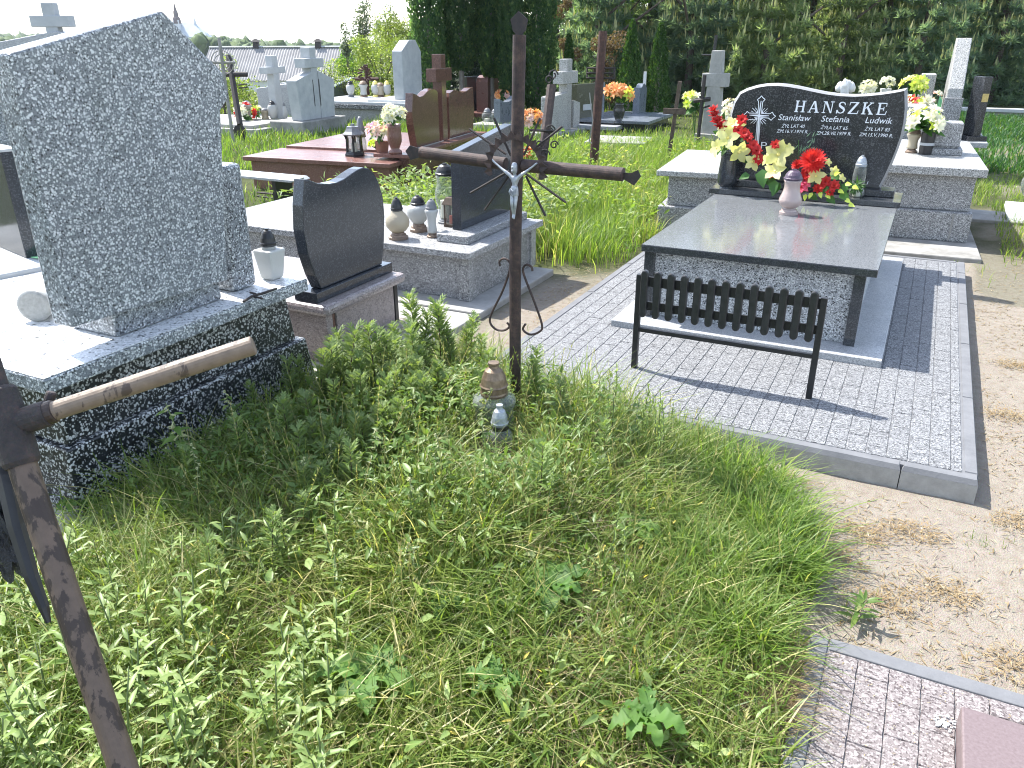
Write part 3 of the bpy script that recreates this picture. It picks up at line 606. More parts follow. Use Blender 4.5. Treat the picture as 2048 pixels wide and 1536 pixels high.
prof = [(-1.37, .713), (-1.40, .80), (-1.435, .95), (-1.45, 1.1), (-1.447, 1.22), (-1.432, 1.30), (-1.395, 1.372), (-1.34, 1.402), (-1.27, 1.425), (-1.2, 1.438), (-1.12, 1.442), (-1.04, 1.437), (-.95, 1.424), (-.85, 1.405), (-.75, 1.388), (-.65, 1.378), (-.55, 1.376), (-.45, 1.383), (-.35, 1.397), (-.27, 1.412), (-.205, 1.428), (-.18, 1.3), (-.172, 1.2), (-.175, 1.1), (-.19, 1.0), (-.21, .9), (-.235, .80), (-.262, .713)]
g = G(); n_ = len(prof); inner = []
cxh, czh = -.8, 1.07
for (x, z) in prof: inner.append((cxh+(x-cxh)*.975, czh+(z-czh)*.955))
g.add([(x, Yh, z) for x, z in inner]+[(x, Yh+.02, z) for x, z in prof]+[(x, Yh+.09, z) for x, z in prof],
      [tuple(range(n_)), tuple(range(2*n_, 3*n_))]); g.mi = 1
for i in range(n_):
    j = (i+1) % n_; g.f += [(i, j, n_+j, n_+i), (n_+i, n_+j, 2*n_+j, 2*n_+i)]; g.m += [1, 1]
hs = g.out('headstone', [G_HS, G_EDGE], t)
# --- lettering: serif capitals drawn as strokes, smaller lines set in type
FT = Yh-.0015
def flat(polys, name, parent, mat=LETTER):
    g = G()
    for k, p in enumerate(polys): g.prism(p, 'y', FT-.0004-.00012*k, FT+.0012)
    return g.out(name, mat, parent)
def SER(ch):
    r = lambda a, b, c, d: [(a, b), (c, b), (c, d), (a, d)]
    if ch == 'H': return [r(.1, 0, .28, 1), r(.72, 0, .9, 1), r(.28, .47, .72, .55), r(.0, 0, .38, .07), r(.62, 0, 1, .07), r(0, .93, .38, 1), r(.62, .93, 1, 1)], 1.0
    if ch == 'A': return [[(.44, 1), (.56, 1), (.2, .06), (.1, .06)], [(.44, 1), (.62, 1), (.97, .06), (.74, .06)], r(.24, .3, .74, .37), r(0, 0, .32, .07), r(.64, 0, 1.06, .07)], 1.06
    if ch == 'N': return [r(.12, 0, .2, 1), [(.12, 1), (.34, 1), (.9, 0), (.78, 0)], r(.82, .02, .9, 1), r(0, 0, .33, .07), r(0, .93, .3, 1), r(.68, .93, 1.03, 1)], 1.03
    if ch == 'Z': return [r(.05, .92, .85, 1), r(.0, 0, .88, .08), [(.62, .92), (.85, .92), (.25, .08), (0, .08)], [(.05, 1), (.12, 1), (.08, .72), (.02, .72)], [(.8, 0), (.88, 0), (.93, .3), (.87, .3)]], .93
    if ch == 'K': return [r(.1, 0, .28, 1), r(0, 0, .4, .07), r(0, .93, .4, 1), [(.28, .42), (.28, .54), (.72, .95), (.84, .95)], [(.4, .56), (.52, .68), (1.0, .04), (.76, .04)], r(.6, .93, .96, 1), r(.64, 0, 1.06, .07)], 1.06
    if ch == 'E': return [r(.1, 0, .28, 1), r(0, .92, .8, 1), r(0, 0, .84, .08), r(.28, .47, .6, .54), [(.74, 1), (.8, 1), (.82, .7), (.76, .7)], [(.78, 0), (.84, 0), (.9, .32), (.83, .32)], r(.55, .36, .62, .65)], .9
    pts = [(.74, .72, .05), (.68, .88, .06), (.5, .965, .045), (.3, .93, .075), (.2, .8, .1), (.24, .66, .115), (.42, .55, .125), (.62, .44, .125), (.72, .29, .11), (.64, .12, .085), (.44, .035, .045), (.22, .08, .06), (.1, .28, .045)]
    L, R = [], []
    for i, (x, y, w) in enumerate(pts):
        a, b = pts[max(0, i-1)], pts[min(len(pts)-1, i+1)]; dx, dy = b[0]-a[0], b[1]-a[1]; q = math.hypot(dx, dy); nx_, ny_ = -dy/q, dx/q
        L.append((x+nx_*w*.8, y+ny_*w*.8)); R.append((x-nx_*w*.8, y-ny_*w*.8))
    return [[L[i], L[i+1], R[i+1], R[i]] for i in range(len(pts)-1)]+[r(.02, .0, .13, .3)], .82
P0, P1 = aY(1588, 224, Yh), aY(1772, 230, Yh); Pt = aY(1594, 201, Yh); hgt = Pt[2]-P0[2]
word = 'HANSZKE'; tot = sum(SER(c)[1] for c in word)+.28*6; polys = []; cx = 0
for c in word:
    pl, w = SER(c)
    for p in pl:
        polys.append([(P0[0]+(cx+x+.06*y)/tot*(P1[0]-P0[0]), P0[2]+(P1[2]-P0[2])*(cx+x)/tot+y*hgt) for x, y in p])
    cx += w+.28
flat(polys, 'surname_lettering', t)
def typed(body, name, parent, lo, hi, height, shear=.12, Y=FT, mat=LETTER, bold=0.0):
    """a line of type whose baseline runs from pixel lo to hi on the stone's face"""
    cu = bpy.data.curves.new(name, 'FONT'); cu.body = body; cu.size = 1; cu.shear = shear; cu.extrude = .01; cu.offset = bold; cu.resolution_u = 3
    tmp = bpy.data.objects.new('tmp', cu); COL.objects.link(tmp); dg = bpy.context.evaluated_depsgraph_get(); me = bpy.data.meshes.new_from_object(tmp.evaluated_get(dg))
    bpy.data.objects.remove(tmp); xs = [v.co.x for v in me.vertices]; x0, x1 = min(xs), max(xs); o = base_of(parent)
    A, B_ = aY(*lo, Y), aY(*hi, Y)
    for v in me.vertices:
        u = (v.co.x-x0)/(x1-x0); v.co = Vector((A[0]+(B_[0]-A[0])*u, Y-v.co.z*.03, A[2]+(B_[2]-A[2])*u+v.co.y*height))-o
    me.materials.clear(); me.materials.append(mat); me.name = name
    ob = bpy.data.objects.new(name, me); COL.objects.link(ob); ob.parent = parent; return ob
typed('Stanisław', 'first_name', t, (1556, 240), (1621, 242), .062, .2); typed('Stefania', 'first_name', t, (1642, 243), (1698, 245), .062, .2); typed('Ludwik', 'first_name', t, (1730, 246), (1784, 248), .064, .2)
typed('ŻYŁ LAT 40', 'date_line', t, (1563, 255), (1609, 256), .036, .2); typed('ZM.16.V.1974 R.', 'date_line', t, (1553, 265), (1616, 267), .036, .2)
typed('ŻYŁA LAT 65', 'date_line', t, (1641, 258), (1695, 260), .036, .2); typed('ZM.28.VII.1979 R.', 'date_line', t, (1632, 269), (1702, 271), .036, .2)
typed('ŻYŁ LAT 83', 'date_line', t, (1729, 261), (1779, 263), .036, .2); typed('ZM.15.V.1990 R.', 'date_line', t, (1718, 272), (1785, 275), .036, .2)
typed('P', 'motto_letter', t, (1521, 297), (1533, 298), .075, 0, bold=-.004); typed('ı', 'motto_letter', t, (1733, 369), (1736, 369), .05, .2)
# --- cross emblem with rays, outlined arms
def px2(x, y): q = aY(x, y, Yh); return (float(q[0]), float(q[2]))
def line(pts, w):
    out = []
    for (a, b) in zip(pts[:-1], pts[1:]):
        A, B_ = Vector(px2(*a)), Vector(px2(*b)); d = (B_-A); nn = Vector((-d.y, d.x)).normalized()*w; out.append([tuple(A-nn), tuple(B_-nn), tuple(B_+nn), tuple(A+nn)])
    return out
em = []
em += line([(1510, 299), (1514.5, 243), (1513, 239.5), (1500, 239), (1496, 240), (1493.5, 237), (1486.5, 231), (1493, 225), (1494.5, 222.5), (1498, 226), (1516, 226.5), (1517.5, 208), (1517, 203), (1515, 199), (1520.5, 195), (1523, 191.5), (1526, 195.5), (1530.5, 199), (1526, 203), (1525, 208), (1523, 227), (1540, 227.5), (1545, 224), (1547, 229), (1551.5, 232.5), (1546, 236.5), (1542.5, 240.5), (1537, 236), (1521, 235), (1516, 299)], .0026)
em += [[px2(1521.8, 202), px2(1523, 202), px2(1519.8, 232), px2(1516.4, 232)], [px2(1516.4, 232), px2(1519.8, 232), px2(1515, 300), px2(1512.5, 300)], [px2(1499, 229.5), px2(1518, 229), px2(1518, 233.5), px2(1499, 230.5)], [px2(1518.2, 229.4), px2(1538, 231), px2(1538, 232), px2(1518.2, 233.8)]]
for (x, y, u, v) in [(1505, 216, 1512, 223), (1511, 215.5, 1515, 221), (1503, 222, 1507, 224.5), (1535.5, 217, 1527.5, 224.5), (1529.5, 216.5, 1525, 222), (1534.5, 223, 1530, 226), (1501.5, 240.5, 1506, 237.5), (1501.5, 246.5, 1510, 239.5), (1507.5, 247.5, 1511.5, 242), (1532.5, 242, 1527, 238), (1531.5, 248, 1524.5, 240), (1525.5, 248.5, 1522, 242.5)]:
    em += line([(x, y), (u, v)], .0016)
em += [[px2(1510, 227), px2(1515.6, 221), px2(1516, 227)], [px2(1524, 227), px2(1524.5, 221.5), px2(1529, 227)], [px2(1508.5, 234.5), px2(1515.5, 235), px2(1514.5, 241)], [px2(1521.5, 235), px2(1527.5, 235.6), px2(1521, 241)]]
flat(em, 'cross_emblem', t)

# ------------------------------------------------------------------ black slatted bench (back towards us)
t = thing('slatted_bench', 'black metal bench frame with thirteen upright rounded slats on the pebbled paving', 'bench', (-.78, 3.95, .107))
for x in (-1.247, -.325): bx('leg', BLK, t, x, x+.03, 3.93, 3.96, .107, .637, .002)
bx('stretcher', BLK, t, -1.216, -.326, 3.934, 3.956, .322, .344, .001)
bx('back_rail', BLK, t, -1.216, -.326, 3.947, 3.957, .575, .628, .001); bx('back_rail', BLK, t, -1.216, -.326, 3.947, 3.957, .445, .492, .001)
pr = []
for i in range(13):
    x = -1.199+i*(.845/12); w = .0195; g = G(); pts = []
    zb, zt = .410, .668
    for k in range(9): a = math.pi+math.pi*k/8; pts.append((x+w*math.cos(a), zb+w+w*math.sin(a)))
    for k in range(9): a = math.pi*k/8; pts.append((x+w*math.cos(a), zt-w+w*math.sin(a)))
    g.prism(pts, 'y', 3.915, 3.9455).out('slat', SLAT, t, .007, seg=3)

# ------------------------------------------------------------------ flowers, vase and lanterns on the polished tomb
Y_LILY = petalmat('pale_yellow_petal', (.58, .57, .2), (.68, .66, .36)); RED = petalmat('red_petal', (.40, .012, .012), (.55, .035, .03), .25); PINKP = petalmat('pink_petal', (.62, .08, .16), (.75, .2, .3), .3)
GRN = leafmat('green_leaf', (.025, .085, .018), (.07, .17, .035), None, .3); SPRIG = leafmat('blue_green_sprig', (.10, .2, .15), (.2, .32, .25), None, .3); WHT = petalmat('white_petal', (.6, .59, .54), (.7, .69, .65), .3); ORG = petalmat('orange_petal', (.58, .24, .09), (.68, .40, .19), .3); PNK = petalmat('pale_pink_petal', (.72, .5, .52), (.8, .62, .64), .3); PURP = petalmat('violet_petal', (.5, .28, .55), (.62, .42, .66), .3); LIME = petalmat('lime_petal', (.5, .6, .08), (.62, .7, .16), .3)
def petals(n, c, axis, L, W, open_, mat, name, parent, layers=1, curl=.2, jit=.06, seed=0):
    """flower head: n petals per layer round an axis"""
    rg = np.random.default_rng(seed); A = Vector(axis).normalized(); U = A.orthogonal().normalized(); Wv = A.cross(U); V = []; F = []; T = []
    for ly_ in range(layers):
        op = open_*(1-.75*ly_/max(1, layers)) if layers > 1 else open_; Ls = L*(1-.35*ly_/max(1, layers))
        m_ = max(4, int(n*(1-.45*ly_/max(1, layers))))
        for k in range(m_):
            a = 2*math.pi*(k+.5*ly_+rg.uniform(-jit, jit)*2)/m_; o_ = op+rg.uniform(-jit, jit)
            d = (U*math.cos(a)+Wv*math.sin(a)); D = (d*math.sin(o_)+A*math.cos(o_)); S = A.cross(d).normalized(); N = S.cross(D)
            b = len(V); c0 = Vector(c)+D*L*.06
            for (u, w, h) in ((.0, .12, 0), (.0, -.12, 0), (.35, .5, .03), (.35, 0, -.05), (.35, -.5, .03), (.72, .42, -curl*.3), (.72, 0, -curl*.35), (.72, -.42, -curl*.3), (1, 0, -curl)):
                V.append(tuple(c0+D*(u*Ls)+S*(w*W*2*.5)-N*(h*Ls)))
            F += [(b, b+1, b+3), (b, b+3, b+2), (b+1, b+4, b+3), (b+2, b+3, b+6, b+5), (b+3, b+4, b+7, b+6), (b+5, b+6, b+8), (b+6, b+7, b+8)]; T += [rg.uniform(0, 1)]*9
    g = G(); g.add(V, F); return g.out(name, mat, parent, recalc=False, smooth=True, tint=T)
def lily(c, axis, L, parent, mat=None, seed=0, hole=LIME):
    o = petals(5, c, axis, L, L*.72, 1.15, mat or Y_LILY, 'flower', parent, 1, .25, .05, seed)
    A = Vector(axis).normalized(); G().lathe([(L*.12, 0), (L*.14, L*.05), (L*.05, L*.14), (0, L*.14)], c, 10, A.to_track_quat('Z', 'Y').to_matrix().to_4x4()).out('flower_centre', WAXY, o, smooth=True)
    return o
def leafset(name, parent, items, mat):
    P = np.array([i[0] for i in items], float); D = np.array([i[1] for i in items], float); N = np.array([i[2] for i in items], float)
    V, F4, F3, k = leaf_arrays(P, D, N, np.array([i[3] for i in items]), np.array([i[4] for i in items]), True); o = strips(name, V, F4, F3, mat, np.repeat(rnd(0, 1, len(P)), k), parent)
    if len(items) > 1: o['kind'] = 'stuff'
    return o
def stems(parent, c, ends, r=.0022, mat=None):
    g = G()
    for e in ends: g.tube([c, (Vector(c)+Vector(e))/2+Vector((0, 0, .02)), e], r, 5)
    return g.out('stems', mat or GRN, parent, tint=[.4]*len(g.v))
VA = tupl(aZ(1452, 385, .621))
t = thing('stone_vase', 'black polished stone vase holding yellow and red flowers', 'vase', VA)
G().lathe([(r*1.2, h*1.24) for r, h in [(0, 0), (.06, 0), (.062, .012), (.058, .025), (.046, .033), (.044, .042), (.056, .052), (.064, .075), (.063, .13), (.056, .2), (.052, .25), (.053, .262), (.045, .262), (.04, .2), (0, .2)]], VA, 28).out('vase_body', G_BLACK, t, smooth=True)
def fpos(x, y, Y): return Vector(aY(x, y, Y))
yv = VA[1]
t = thing('flower_bouquet', 'bouquet of pale yellow lilies and red blossoms in the black stone vase', 'flowers', (VA[0], VA[1], VA[2]+.26))
toc = (-.25, -.85, .45)
for k, (x, y, L, ax, dy) in enumerate([(1456, 276, .075, (0, -.9, .3), -.07), (1478, 304, .07, (.4, -.8, -.1), -.08), (1434, 296, .06, (-.6, -.7, .1), -.05), (1505, 324, .06, (.5, -.8, .1), -.06), (1463, 249, .055, (.1, -.6, .7), -.0), (1476, 250, .05, (.4, -.6, .5), .02), (1444, 262, .05, (-.6, -.5, .4), -.02)]):
    lily(fpos(x, y, yv+dy), ax, L*1.22, t, seed=k)
for k, (x, y, dy) in enumerate([(1428, 222, .0), (1430, 233, -.01), (1436, 243, -.02), (1440, 254, .0), (1432, 246, .02)]):
    petals(7, fpos(x, y, yv+dy), (-.3+.1*k, -.5, .8), .056, .02, .9, RED, 'flower', t, 3, .2, .1, 20+k)
for k, (x, y, dy) in enumerate([(1483, 241, .02), (1476, 262, -.02), (1488, 268, -.03), (1494, 275, -.03), (1506, 292, -.03), (1512, 303, -.04), (1516, 320, -.04), (1499, 298, 0), (1460, 262, .03), (1447, 252, .03)]):
    petals(8, fpos(x, y, yv+dy), (.3, -.7, .5), .046, .034, .85, RED, 'flower', t, 3, .5, .12, 40+k)
stems(t, (VA[0], VA[1], VA[2]+.2), [fpos(x, y, yv) for x, y in ((1428, 222), (1436, 243), (1456, 276), (1478, 300), (1505, 322), (1483, 241), (1494, 275), (1434, 296), (1512, 310))])
[leafset('leaf', t, [i_], GRN) for i_ in [(fpos(x, y, yv+dy), (math.cos(a), -.4, math.sin(a)), (-.3, -.8, .5), L, L*.3) for x, y, dy, a, L in [(1470, 300, 0, -1.2, .08), (1444, 292, 0, -2, .08), (1462, 302, -.03, -1.6, .09), (1490, 315, 0, -.8, .09), (1448, 240, 0, 1.6, .07), (1440, 270, .02, 2.6, .07), (1480, 282, .02, .3, .08), (1455, 296, -.04, -2.2, .08), (1468, 262, .02, 1, .08)]]]
yb = 6.42; bb = fpos(1600, 380, yb)
t = thing('flower_spray', 'lying spray of cream lilies with big red dahlia and green leaves before the headstone', 'flowers', (float(bb.x), yb, .663))
for k, (x, y, L, ax, dy) in enumerate([(1557, 309, .088, (-.1, -.95, .25), -.03), (1550, 343, .07, (-.1, -.8, .55), -.06), (1536, 318, .05, (-.7, -.6, .2), .0), (1632, 352, .06, (.1, -.9, .4), -.05), (1667, 342, .034, (.5, -.8, .2), 0), (1655, 325, .03, (.6, -.5, .5), .0), (1683, 356, .03, (.6, -.5, .5), -.02), (1577, 298, .04, (.5, -.5, .6), 0)]):
    lily(fpos(x, y, yb+dy), ax, L*1.18, t, seed=60+k)
petals(24, fpos(1626, 322, yb-.03), (.1, -.8, .55), .10, .022, 1.55, RED, 'flower', t, 5, -.05, .05, 90); petals(16, fpos(1596, 330, yb-.01), (-.3, -.7, .6), .05, .018, 1.3, RED, 'flower', t, 4, .0, .08, 91)
for k, (x, y, L, m_) in enumerate([(1650, 365, .045, RED), (1668, 372, .04, RED), (1636, 378, .035, RED), (1608, 362, .06, PINKP), (1604, 375, .05, PINKP), (1614, 350, .05, RED), (1540, 350, .03, RED), (1660, 385, .03, RED), (1551, 290, .035, RED)]):
    petals(8, fpos(x, y, yb-.02), (.1, -.8, .5), L*1.15, L*.75, .95, m_, 'flower', t, 3, .35, .12, 100+k)
[leafset('leaf', t, [i_], GRN) for i_ in [(fpos(x, y, yb+dy), (math.cos(a), -.5, math.sin(a)), (-.2, -.85, .45), L, L*.36) for x, y, dy, a, L in [(1525, 338, 0, -1.35, .15), (1535, 345, .02, -1.0, .14), (1550, 360, -.03, -1.5, .12), (1560, 365, -.02, -2.0, .12), (1640, 375, 0, -.3, .1), (1670, 362, 0, -.9, .1), (1660, 350, .03, -.2, .09), (1690, 365, 0, -1.3, .08), (1620, 388, 0, -.5, .08), (1600, 390, 0, -2.6, .09), (1655, 392, 0, -.6, .09), (1680, 385, 0, -.5, .1), (1575, 310, .05, .9, .09), (1500, 350, .02, -2.8, .09)]]]
leafset('pale_leaf', t, [(fpos(x, y, yb-.03), (math.cos(a), -.5, math.sin(a)), (-.2, -.85, .45), .055, .018) for x, y, a in [(1640, 383, -1.2), (1652, 387, -.7), (1625, 385, -2), (1676, 380, -.3), (1690, 398, -.4), (1697, 408, -.2), (1668, 350, .6), (1690, 368, .1), (1705, 372, -.3), (1612, 388, -1.6)]], LIME)
sp = []
for k in range(26):
    u = k/26; a0_ = fpos(1597, 335, yb+.05); a1_ = fpos(1634-70*(k % 2)*.5*u+(-18 if k % 3 == 0 else 0), 262+38*u, yb+.06); p = a0_.lerp(a1_, .35+.65*random.random()); sp.append((p, (random.uniform(-.1, .8), -.1, random.uniform(.3, 1)), (0, -1, .1), .045, .004))
leafset('sprig', t, sp, SPRIG)
stems(t, (float(bb.x), yb, .67), [fpos(x, y, yb) for x, y in ((1557, 309), (1626, 322), (1667, 342), (1683, 356), (1700, 405), (1597, 280), (1620, 290), (1655, 325))])
L1 = tupl(aZ(1577, 428, .621))
lantern('pearly pink glass lantern with purple cap in front on the polished lid', L1, .31, .079, FROST_P, [(.66, 0), (.8, .05), (1, .2), (.98, .3), (.75, .55), (.66, .75), (.7, .92), (.78, 1)], plain('purple_lid', (.05, .03, .055), (.11, .08, .11), 40, .3, .3), FROST_P, rib=.02, ribs=10, footfrac=.16, lidfrac=.24)
L2 = tupl(aZ(1712, 393, .663))
lantern('tall white and clear glass lantern with domed white cap against the headstone', L2, .30, .056, GLASS, [(.8, 0), (1, .08), (.95, .2), (.7, .3), (.8, .5), (.85, .7), (.75, .95), (.7, 1)], SILVER, None, WAX, lidfrac=.26)
t = thing('fern_tuft', 'bright green artificial fern tuft beside the white capped lantern', 'fern', tupl(aZ(1712, 394, .663)))
fc = fpos(1712, 372, L2[1]-.06)
leafset('frond', t, [(fc+Vector(tuple(unit(1)[0]*.02)), (d[0], d[1]*.5-.3, d[2]*.6-.1), (0, -.8, .6), .07, .006) for d in unit(60)], GRN)

# ------------------------------------------------------------------ pinkish plot in the lower right corner
t = thing('pink_paved_plot', 'pinkish pebbled block paving with grey kerb in the lower right corner', 'paved plot', (.5, 1.7, 0))
bx('bed', KERB, t, -.01, 2.0, .3, 2.2, -.05, .029, 0)
for y0, y1 in ((.3, 1.25), (1.252, 2.235)): bx('kerb_stone', KERB, t, -.058, .0, y0, y1, -.06, .035, .004)
for x0, x1 in ((.004, .9), (.902, 1.9)): bx('kerb_stone', KERB, t, x0, x1, 2.185, 2.24, -.06, .035, .004)
lx, ly = .088, .138; pr2 = {}
for i in range(11):
    for j in range(9):
        cx, cy = .004+lx*(i+.5), 2.18-ly*(j+.5)-(ly/2 if i % 2 else 0)
        for (ya, yb_) in ([(cy-ly/2, cy+ly/2)] if j or not i % 2 else [(cy-ly/2, cy+ly/2), (cy+ly/2, 2.18)]):
            if cx > .36 and ya < 2.03: ya2 = max(ya, 2.035)
            else: ya2 = ya
            if yb_-ya2 < .015: continue
            key = round(yb_-ya2, 3)
            if key not in pr2: o = paver_mesh('paver', lx-.0022, key-.0022, .018, PEB2, .0012).out('paver', PEB2, None); pr2[key] = o
            else: o = pr2[key].copy(); COL.objects.link(o)
            o.parent = t; o.location = (cx-.5, (ya2+yb_)/2-1.7, .0165+random.uniform(-.001, .001)); o.rotation_euler = (random.uniform(-.006, .006), random.uniform(-.006, .006), 0)
tag(bx('granite_block', plain('mauve_granite', (.125, .092, .092), (.175, .135, .135), 120, .45, .1), None, .358, 1.5, .6, 2.035, .017, .10, .006), 'mauve granite block standing on the pinkish paving at the corner', 'stone block')
g = G(); wc = aZ(1888, 1446, .038)
for k in range(90):
    a, r_ = random.uniform(0, 6.28), abs(random.gauss(0, .014)); c = (wc[0]+r_*math.cos(a), wc[1]+r_*math.sin(a), wc[2]-.001+random.uniform(0, .002)); s = random.uniform(.0015, .004)
    g.box(c[0]-s, c[0]+s, c[1]-s*.6, c[1]+s*.6, c[2]-.002, c[2]+s*.5)
tag(g.out('spilled_grit', WHITE, None), 'little heap of spilled white grit by the mauve granite block', 'grit', kind='stuff')

# ------------------------------------------------------------------ the two speckled tombs behind the polished one
def rearbox(nm, mat, t, x0, x1, y0, y1, z0, z1, b=.006): return bx(nm, mat, t, x0, x1, y0, y1, z0, z1, b)
t = thing('left_rear_grave', 'speckled two-tier tomb with pale lid, behind the red flowers, left of charcoal headstone', 'tomb', (-1.7, 8.6, 0), rad(5), None, True)
bx('lower_tier', T_MID, t, -.66, .72, -.78, .8, -.05, .23, .01); bx('upper_tier', T_MID, t, -.58, .66, -.72, .74, .231, .52, .008)
bx('joint_strip', CONC_D, t, -.585, -.57, -.787, -.779, -.05, .225, 0); bx('lid', T_PALE, t, -.69, .75, -.80, .82, .521, .575, .008)
t.name = 'speckled_grave'
t = thing('speckled_grave', 'speckled two-tier tomb with small pillar, to the right of charcoal headstone', 'tomb', (-.24, 9.25, 0), rad(3), None, True)
bx('step', CONC_D, t, -1.1, .74, -1.62, 1.1, -.05, .04, .01)
bx('lower_tier', T_MID, t, -1.0, .66, -1.05, 1.0, .041, .31, .012); bx('upper_tier', T_MID, t, -.95, .63, -1.0, .95, .311, .625, .01)
bx('joint_strip', CONC_D, t, .5, .515, -1.058, -1.051, .06, .3, 0); bx('lid', T_PALE, t, -1.02, .70, -1.08, 1.02, .626, .70, .008)
bx('pillar_foot', T_MID, t, .17, .54, -.24, .08, .701, .76, .006); bx('pillar', T_MID, t, .20, .51, -.2, .06, .775, 1.0, .012); bx('pillar_neck', T_MID, t, .23, .48, -.18, .04, .7605, .7745, .002)

# ------------------------------------------------------------------ graves farther back
def zv(X, Y, py):
    """height above (X, Y) that is seen on pixel row py"""
    k = (py-768)/FPX; q = np.array([X, Y, -EYE]); a, b = CAMM[1], CAMM[2]
    return float((k*(b @ q)-(a @ q))/(a[2]-k*b[2]))
def rot(loc, rz): return lambda x, y: (loc[0]+x*math.cos(rz)-y*math.sin(rz), loc[1]+x*math.sin(rz)+y*math.cos(rz))
# brown granite grave
R7 = rad(7)
t = thing('brown_grave', 'wide red brown granite tomb with two-part wavy headstone joined by a tall cross', 'tomb', (-5.6, 7.95, 0), R7, None, True)
bx('body', G_REDBR, t, -2.0, -.05, .06, 2.75, -.05, .345, .005); bx('lid', G_REDBR, t, -2.08, 0, 0, .85, .346, .4, .008); bx('upper_lid', G_REDBR, t, -2.02, -.4, .86, 2.75, .346, .43, .008)
bx('plinth', G_REDBR, t, -.36, .12, .25, 2.85, .4305, .475, .006); bx('plinth_body', G_BROWN, t, -.04, .1, .3, 2.8, -.05, .43, .003)
zl, zr, zc = zv(-5.77, 8.71, 186), zv(-6.02, 10.63, 174), zv(-5.9, 9.65, 108)
G().prism([(.82, .476), (1.5, .476), (1.5, zl-.03), (1.42, zl+.005), (1.3, zl+.02), (1.18, zl-.005), (1.05, zl-.05), (.95, zl-.055), (.85, zl-.02), (.76, zl), (.72, (zl+.5)/2+.1), (.74, (zl+.5)/2-.05)], 'x', -.14, -.04).out('headstone', G_BROWN, t, .005)
G().prism([(1.84, .476), (2.66, .476), (2.74, (zr+.5)/2), (2.70, zr), (2.6, zr-.005), (2.45, zr-.04), (2.3, zr-.05), (2.15, zr-.01), (2.0, zr), (1.88, zr-.03), (1.84, zr-.08)], 'x', -.14, -.04).out('headstone', G_BROWN, t, .005)
bx('cross_shaft', G_BROWN, t, -.16, -.03, 1.60, 1.75, .476, zc, .006); bx('cross_arm', G_BROWN, t, -.165, -.025, 1.42, 1.93, zc-.33, zc-.17, .006)
bx('inlay_strip', CONC, t, -.025, -.02, .8, 1.58, .478, .49, 0); bx('inlay_strip', CONC, t, -.025, -.02, 1.78, 2.7, .478, .49, 0)
q = rot((-5.6, 7.95), R7)
t = thing('house_lantern', 'black six-sided house lantern with arched panes on the red brown lid', 'grave lantern', tupl(aZ(710, 311, .402))); x, y, z = t.location
G().lathe([(0, 0), (.13, 0), (.13, .02), (.115, .05), (0, .05)], (x, y, z), 6).out('base', BLK, t); G().lathe([(.085, .05), (.085, .24)], (x, y, z), 6).out('pane_box', GLASS, t)
for k in range(6): a = k*math.pi/3; G().tube([(x+.1*math.cos(a), y+.1*math.sin(a), z+.05), (x+.095*math.cos(a), y+.095*math.sin(a), z+.2), (x+.115*math.cos(a), y+.115*math.sin(a), z+.25)], .014, 5).out('corner_post', BLK, t)
G().lathe([(0, 0), (.14, 0), (.145, .012), (.11, .045), (.09, .075), (.08, .1), (.03, .105), (.025, .13), (0, .13)], (x, y, z+.25), 6).out('roof', LIDG, t); G().lathe([(0, 0), (.04, 0), (.04, .1), (0, .1)], (x, y, z+.051), 12).out('candle', WAX, t)
t = thing('grave_lantern', 'tall pale grey cone topped lantern behind the black house lantern', 'grave lantern', tupl(aZ(724, 300, .432))); x, y, z = t.location
G().lathe([(.06, 0), (.065, .1), (.05, .16), (0, .16)], (x, y, z), 14).out('glass', GLASS, t, smooth=True); G().lathe([(.065, 0), (.05, .12), (.03, .22), (.012, .25), (0, .25)], (x, y, z+.161), 14).out('lid', LIDG, t, smooth=True)
VB = tupl(aZ(791, 307, .476))
t = thing('stone_vase', 'brown granite vase full of white flowers beside the wavy brown headstone', 'vase', VB)
G().lathe([(0, 0), (.08, 0), (.08, .03), (.05, .05), (.06, .08), (.085, .14), (.085, .22), (.075, .3), (.085, .34), (.07, .34), (.06, .3), (0, .3)], VB, 20).out('vase_body', G_REDBR, t, smooth=True)
def bunch(label, c, R, n, mat, parent=None, size=.05, flat_=.7, leaf=10, seed=0, cat='flowers', group=None, np_=7, lay=2, base=None):
    rg = random.Random(seed); t = thing('flower_bouquet', label, cat, tuple(base or c), 0, group); C = Vector(c)
    for k in range(n):
        d = Vector((rg.uniform(-1, 1), rg.uniform(-1, .6), rg.uniform(-.3, 1))).normalized(); p = C+Vector((d.x*R, d.y*R, d.z*R*flat_))*rg.uniform(.55, 1)
        petals(np_, p, d+Vector((0, -.3, .2)), size*rg.uniform(.8, 1.2), size*.5, 1.0, mat[k % len(mat)] if isinstance(mat, list) else mat, 'flower', t, lay, .3, .1, seed*100+k)
    if leaf: leafset('leaves', t, [(C+Vector((0, 0, -R*.3)), (rg.uniform(-1, 1), rg.uniform(-1, .3), rg.uniform(-.3, .8)), (0, -.7, .7), R*rg.uniform(.8, 1.3), R*.2) for _ in range(leaf)], GRN)
    stems(t, tuple(C-Vector((0, 0, R*1.2)) if base is None else base), [tuple(C+Vector((rg.uniform(-.4, .4)*R, rg.uniform(-.4, .4)*R, 0))) for _ in range(5)], .004)
    return t
bunch('white flowers in the brown granite vase', (VB[0], VB[1], VB[2]+.45), .15, 22, WHT, size=.06, seed=1, base=(VB[0], VB[1], VB[2]+.3))
pb = aZ(765, 303, .476); G_POT = plain('terracotta', (.2, .09, .06), (.28, .13, .09), 20, .8, .2)
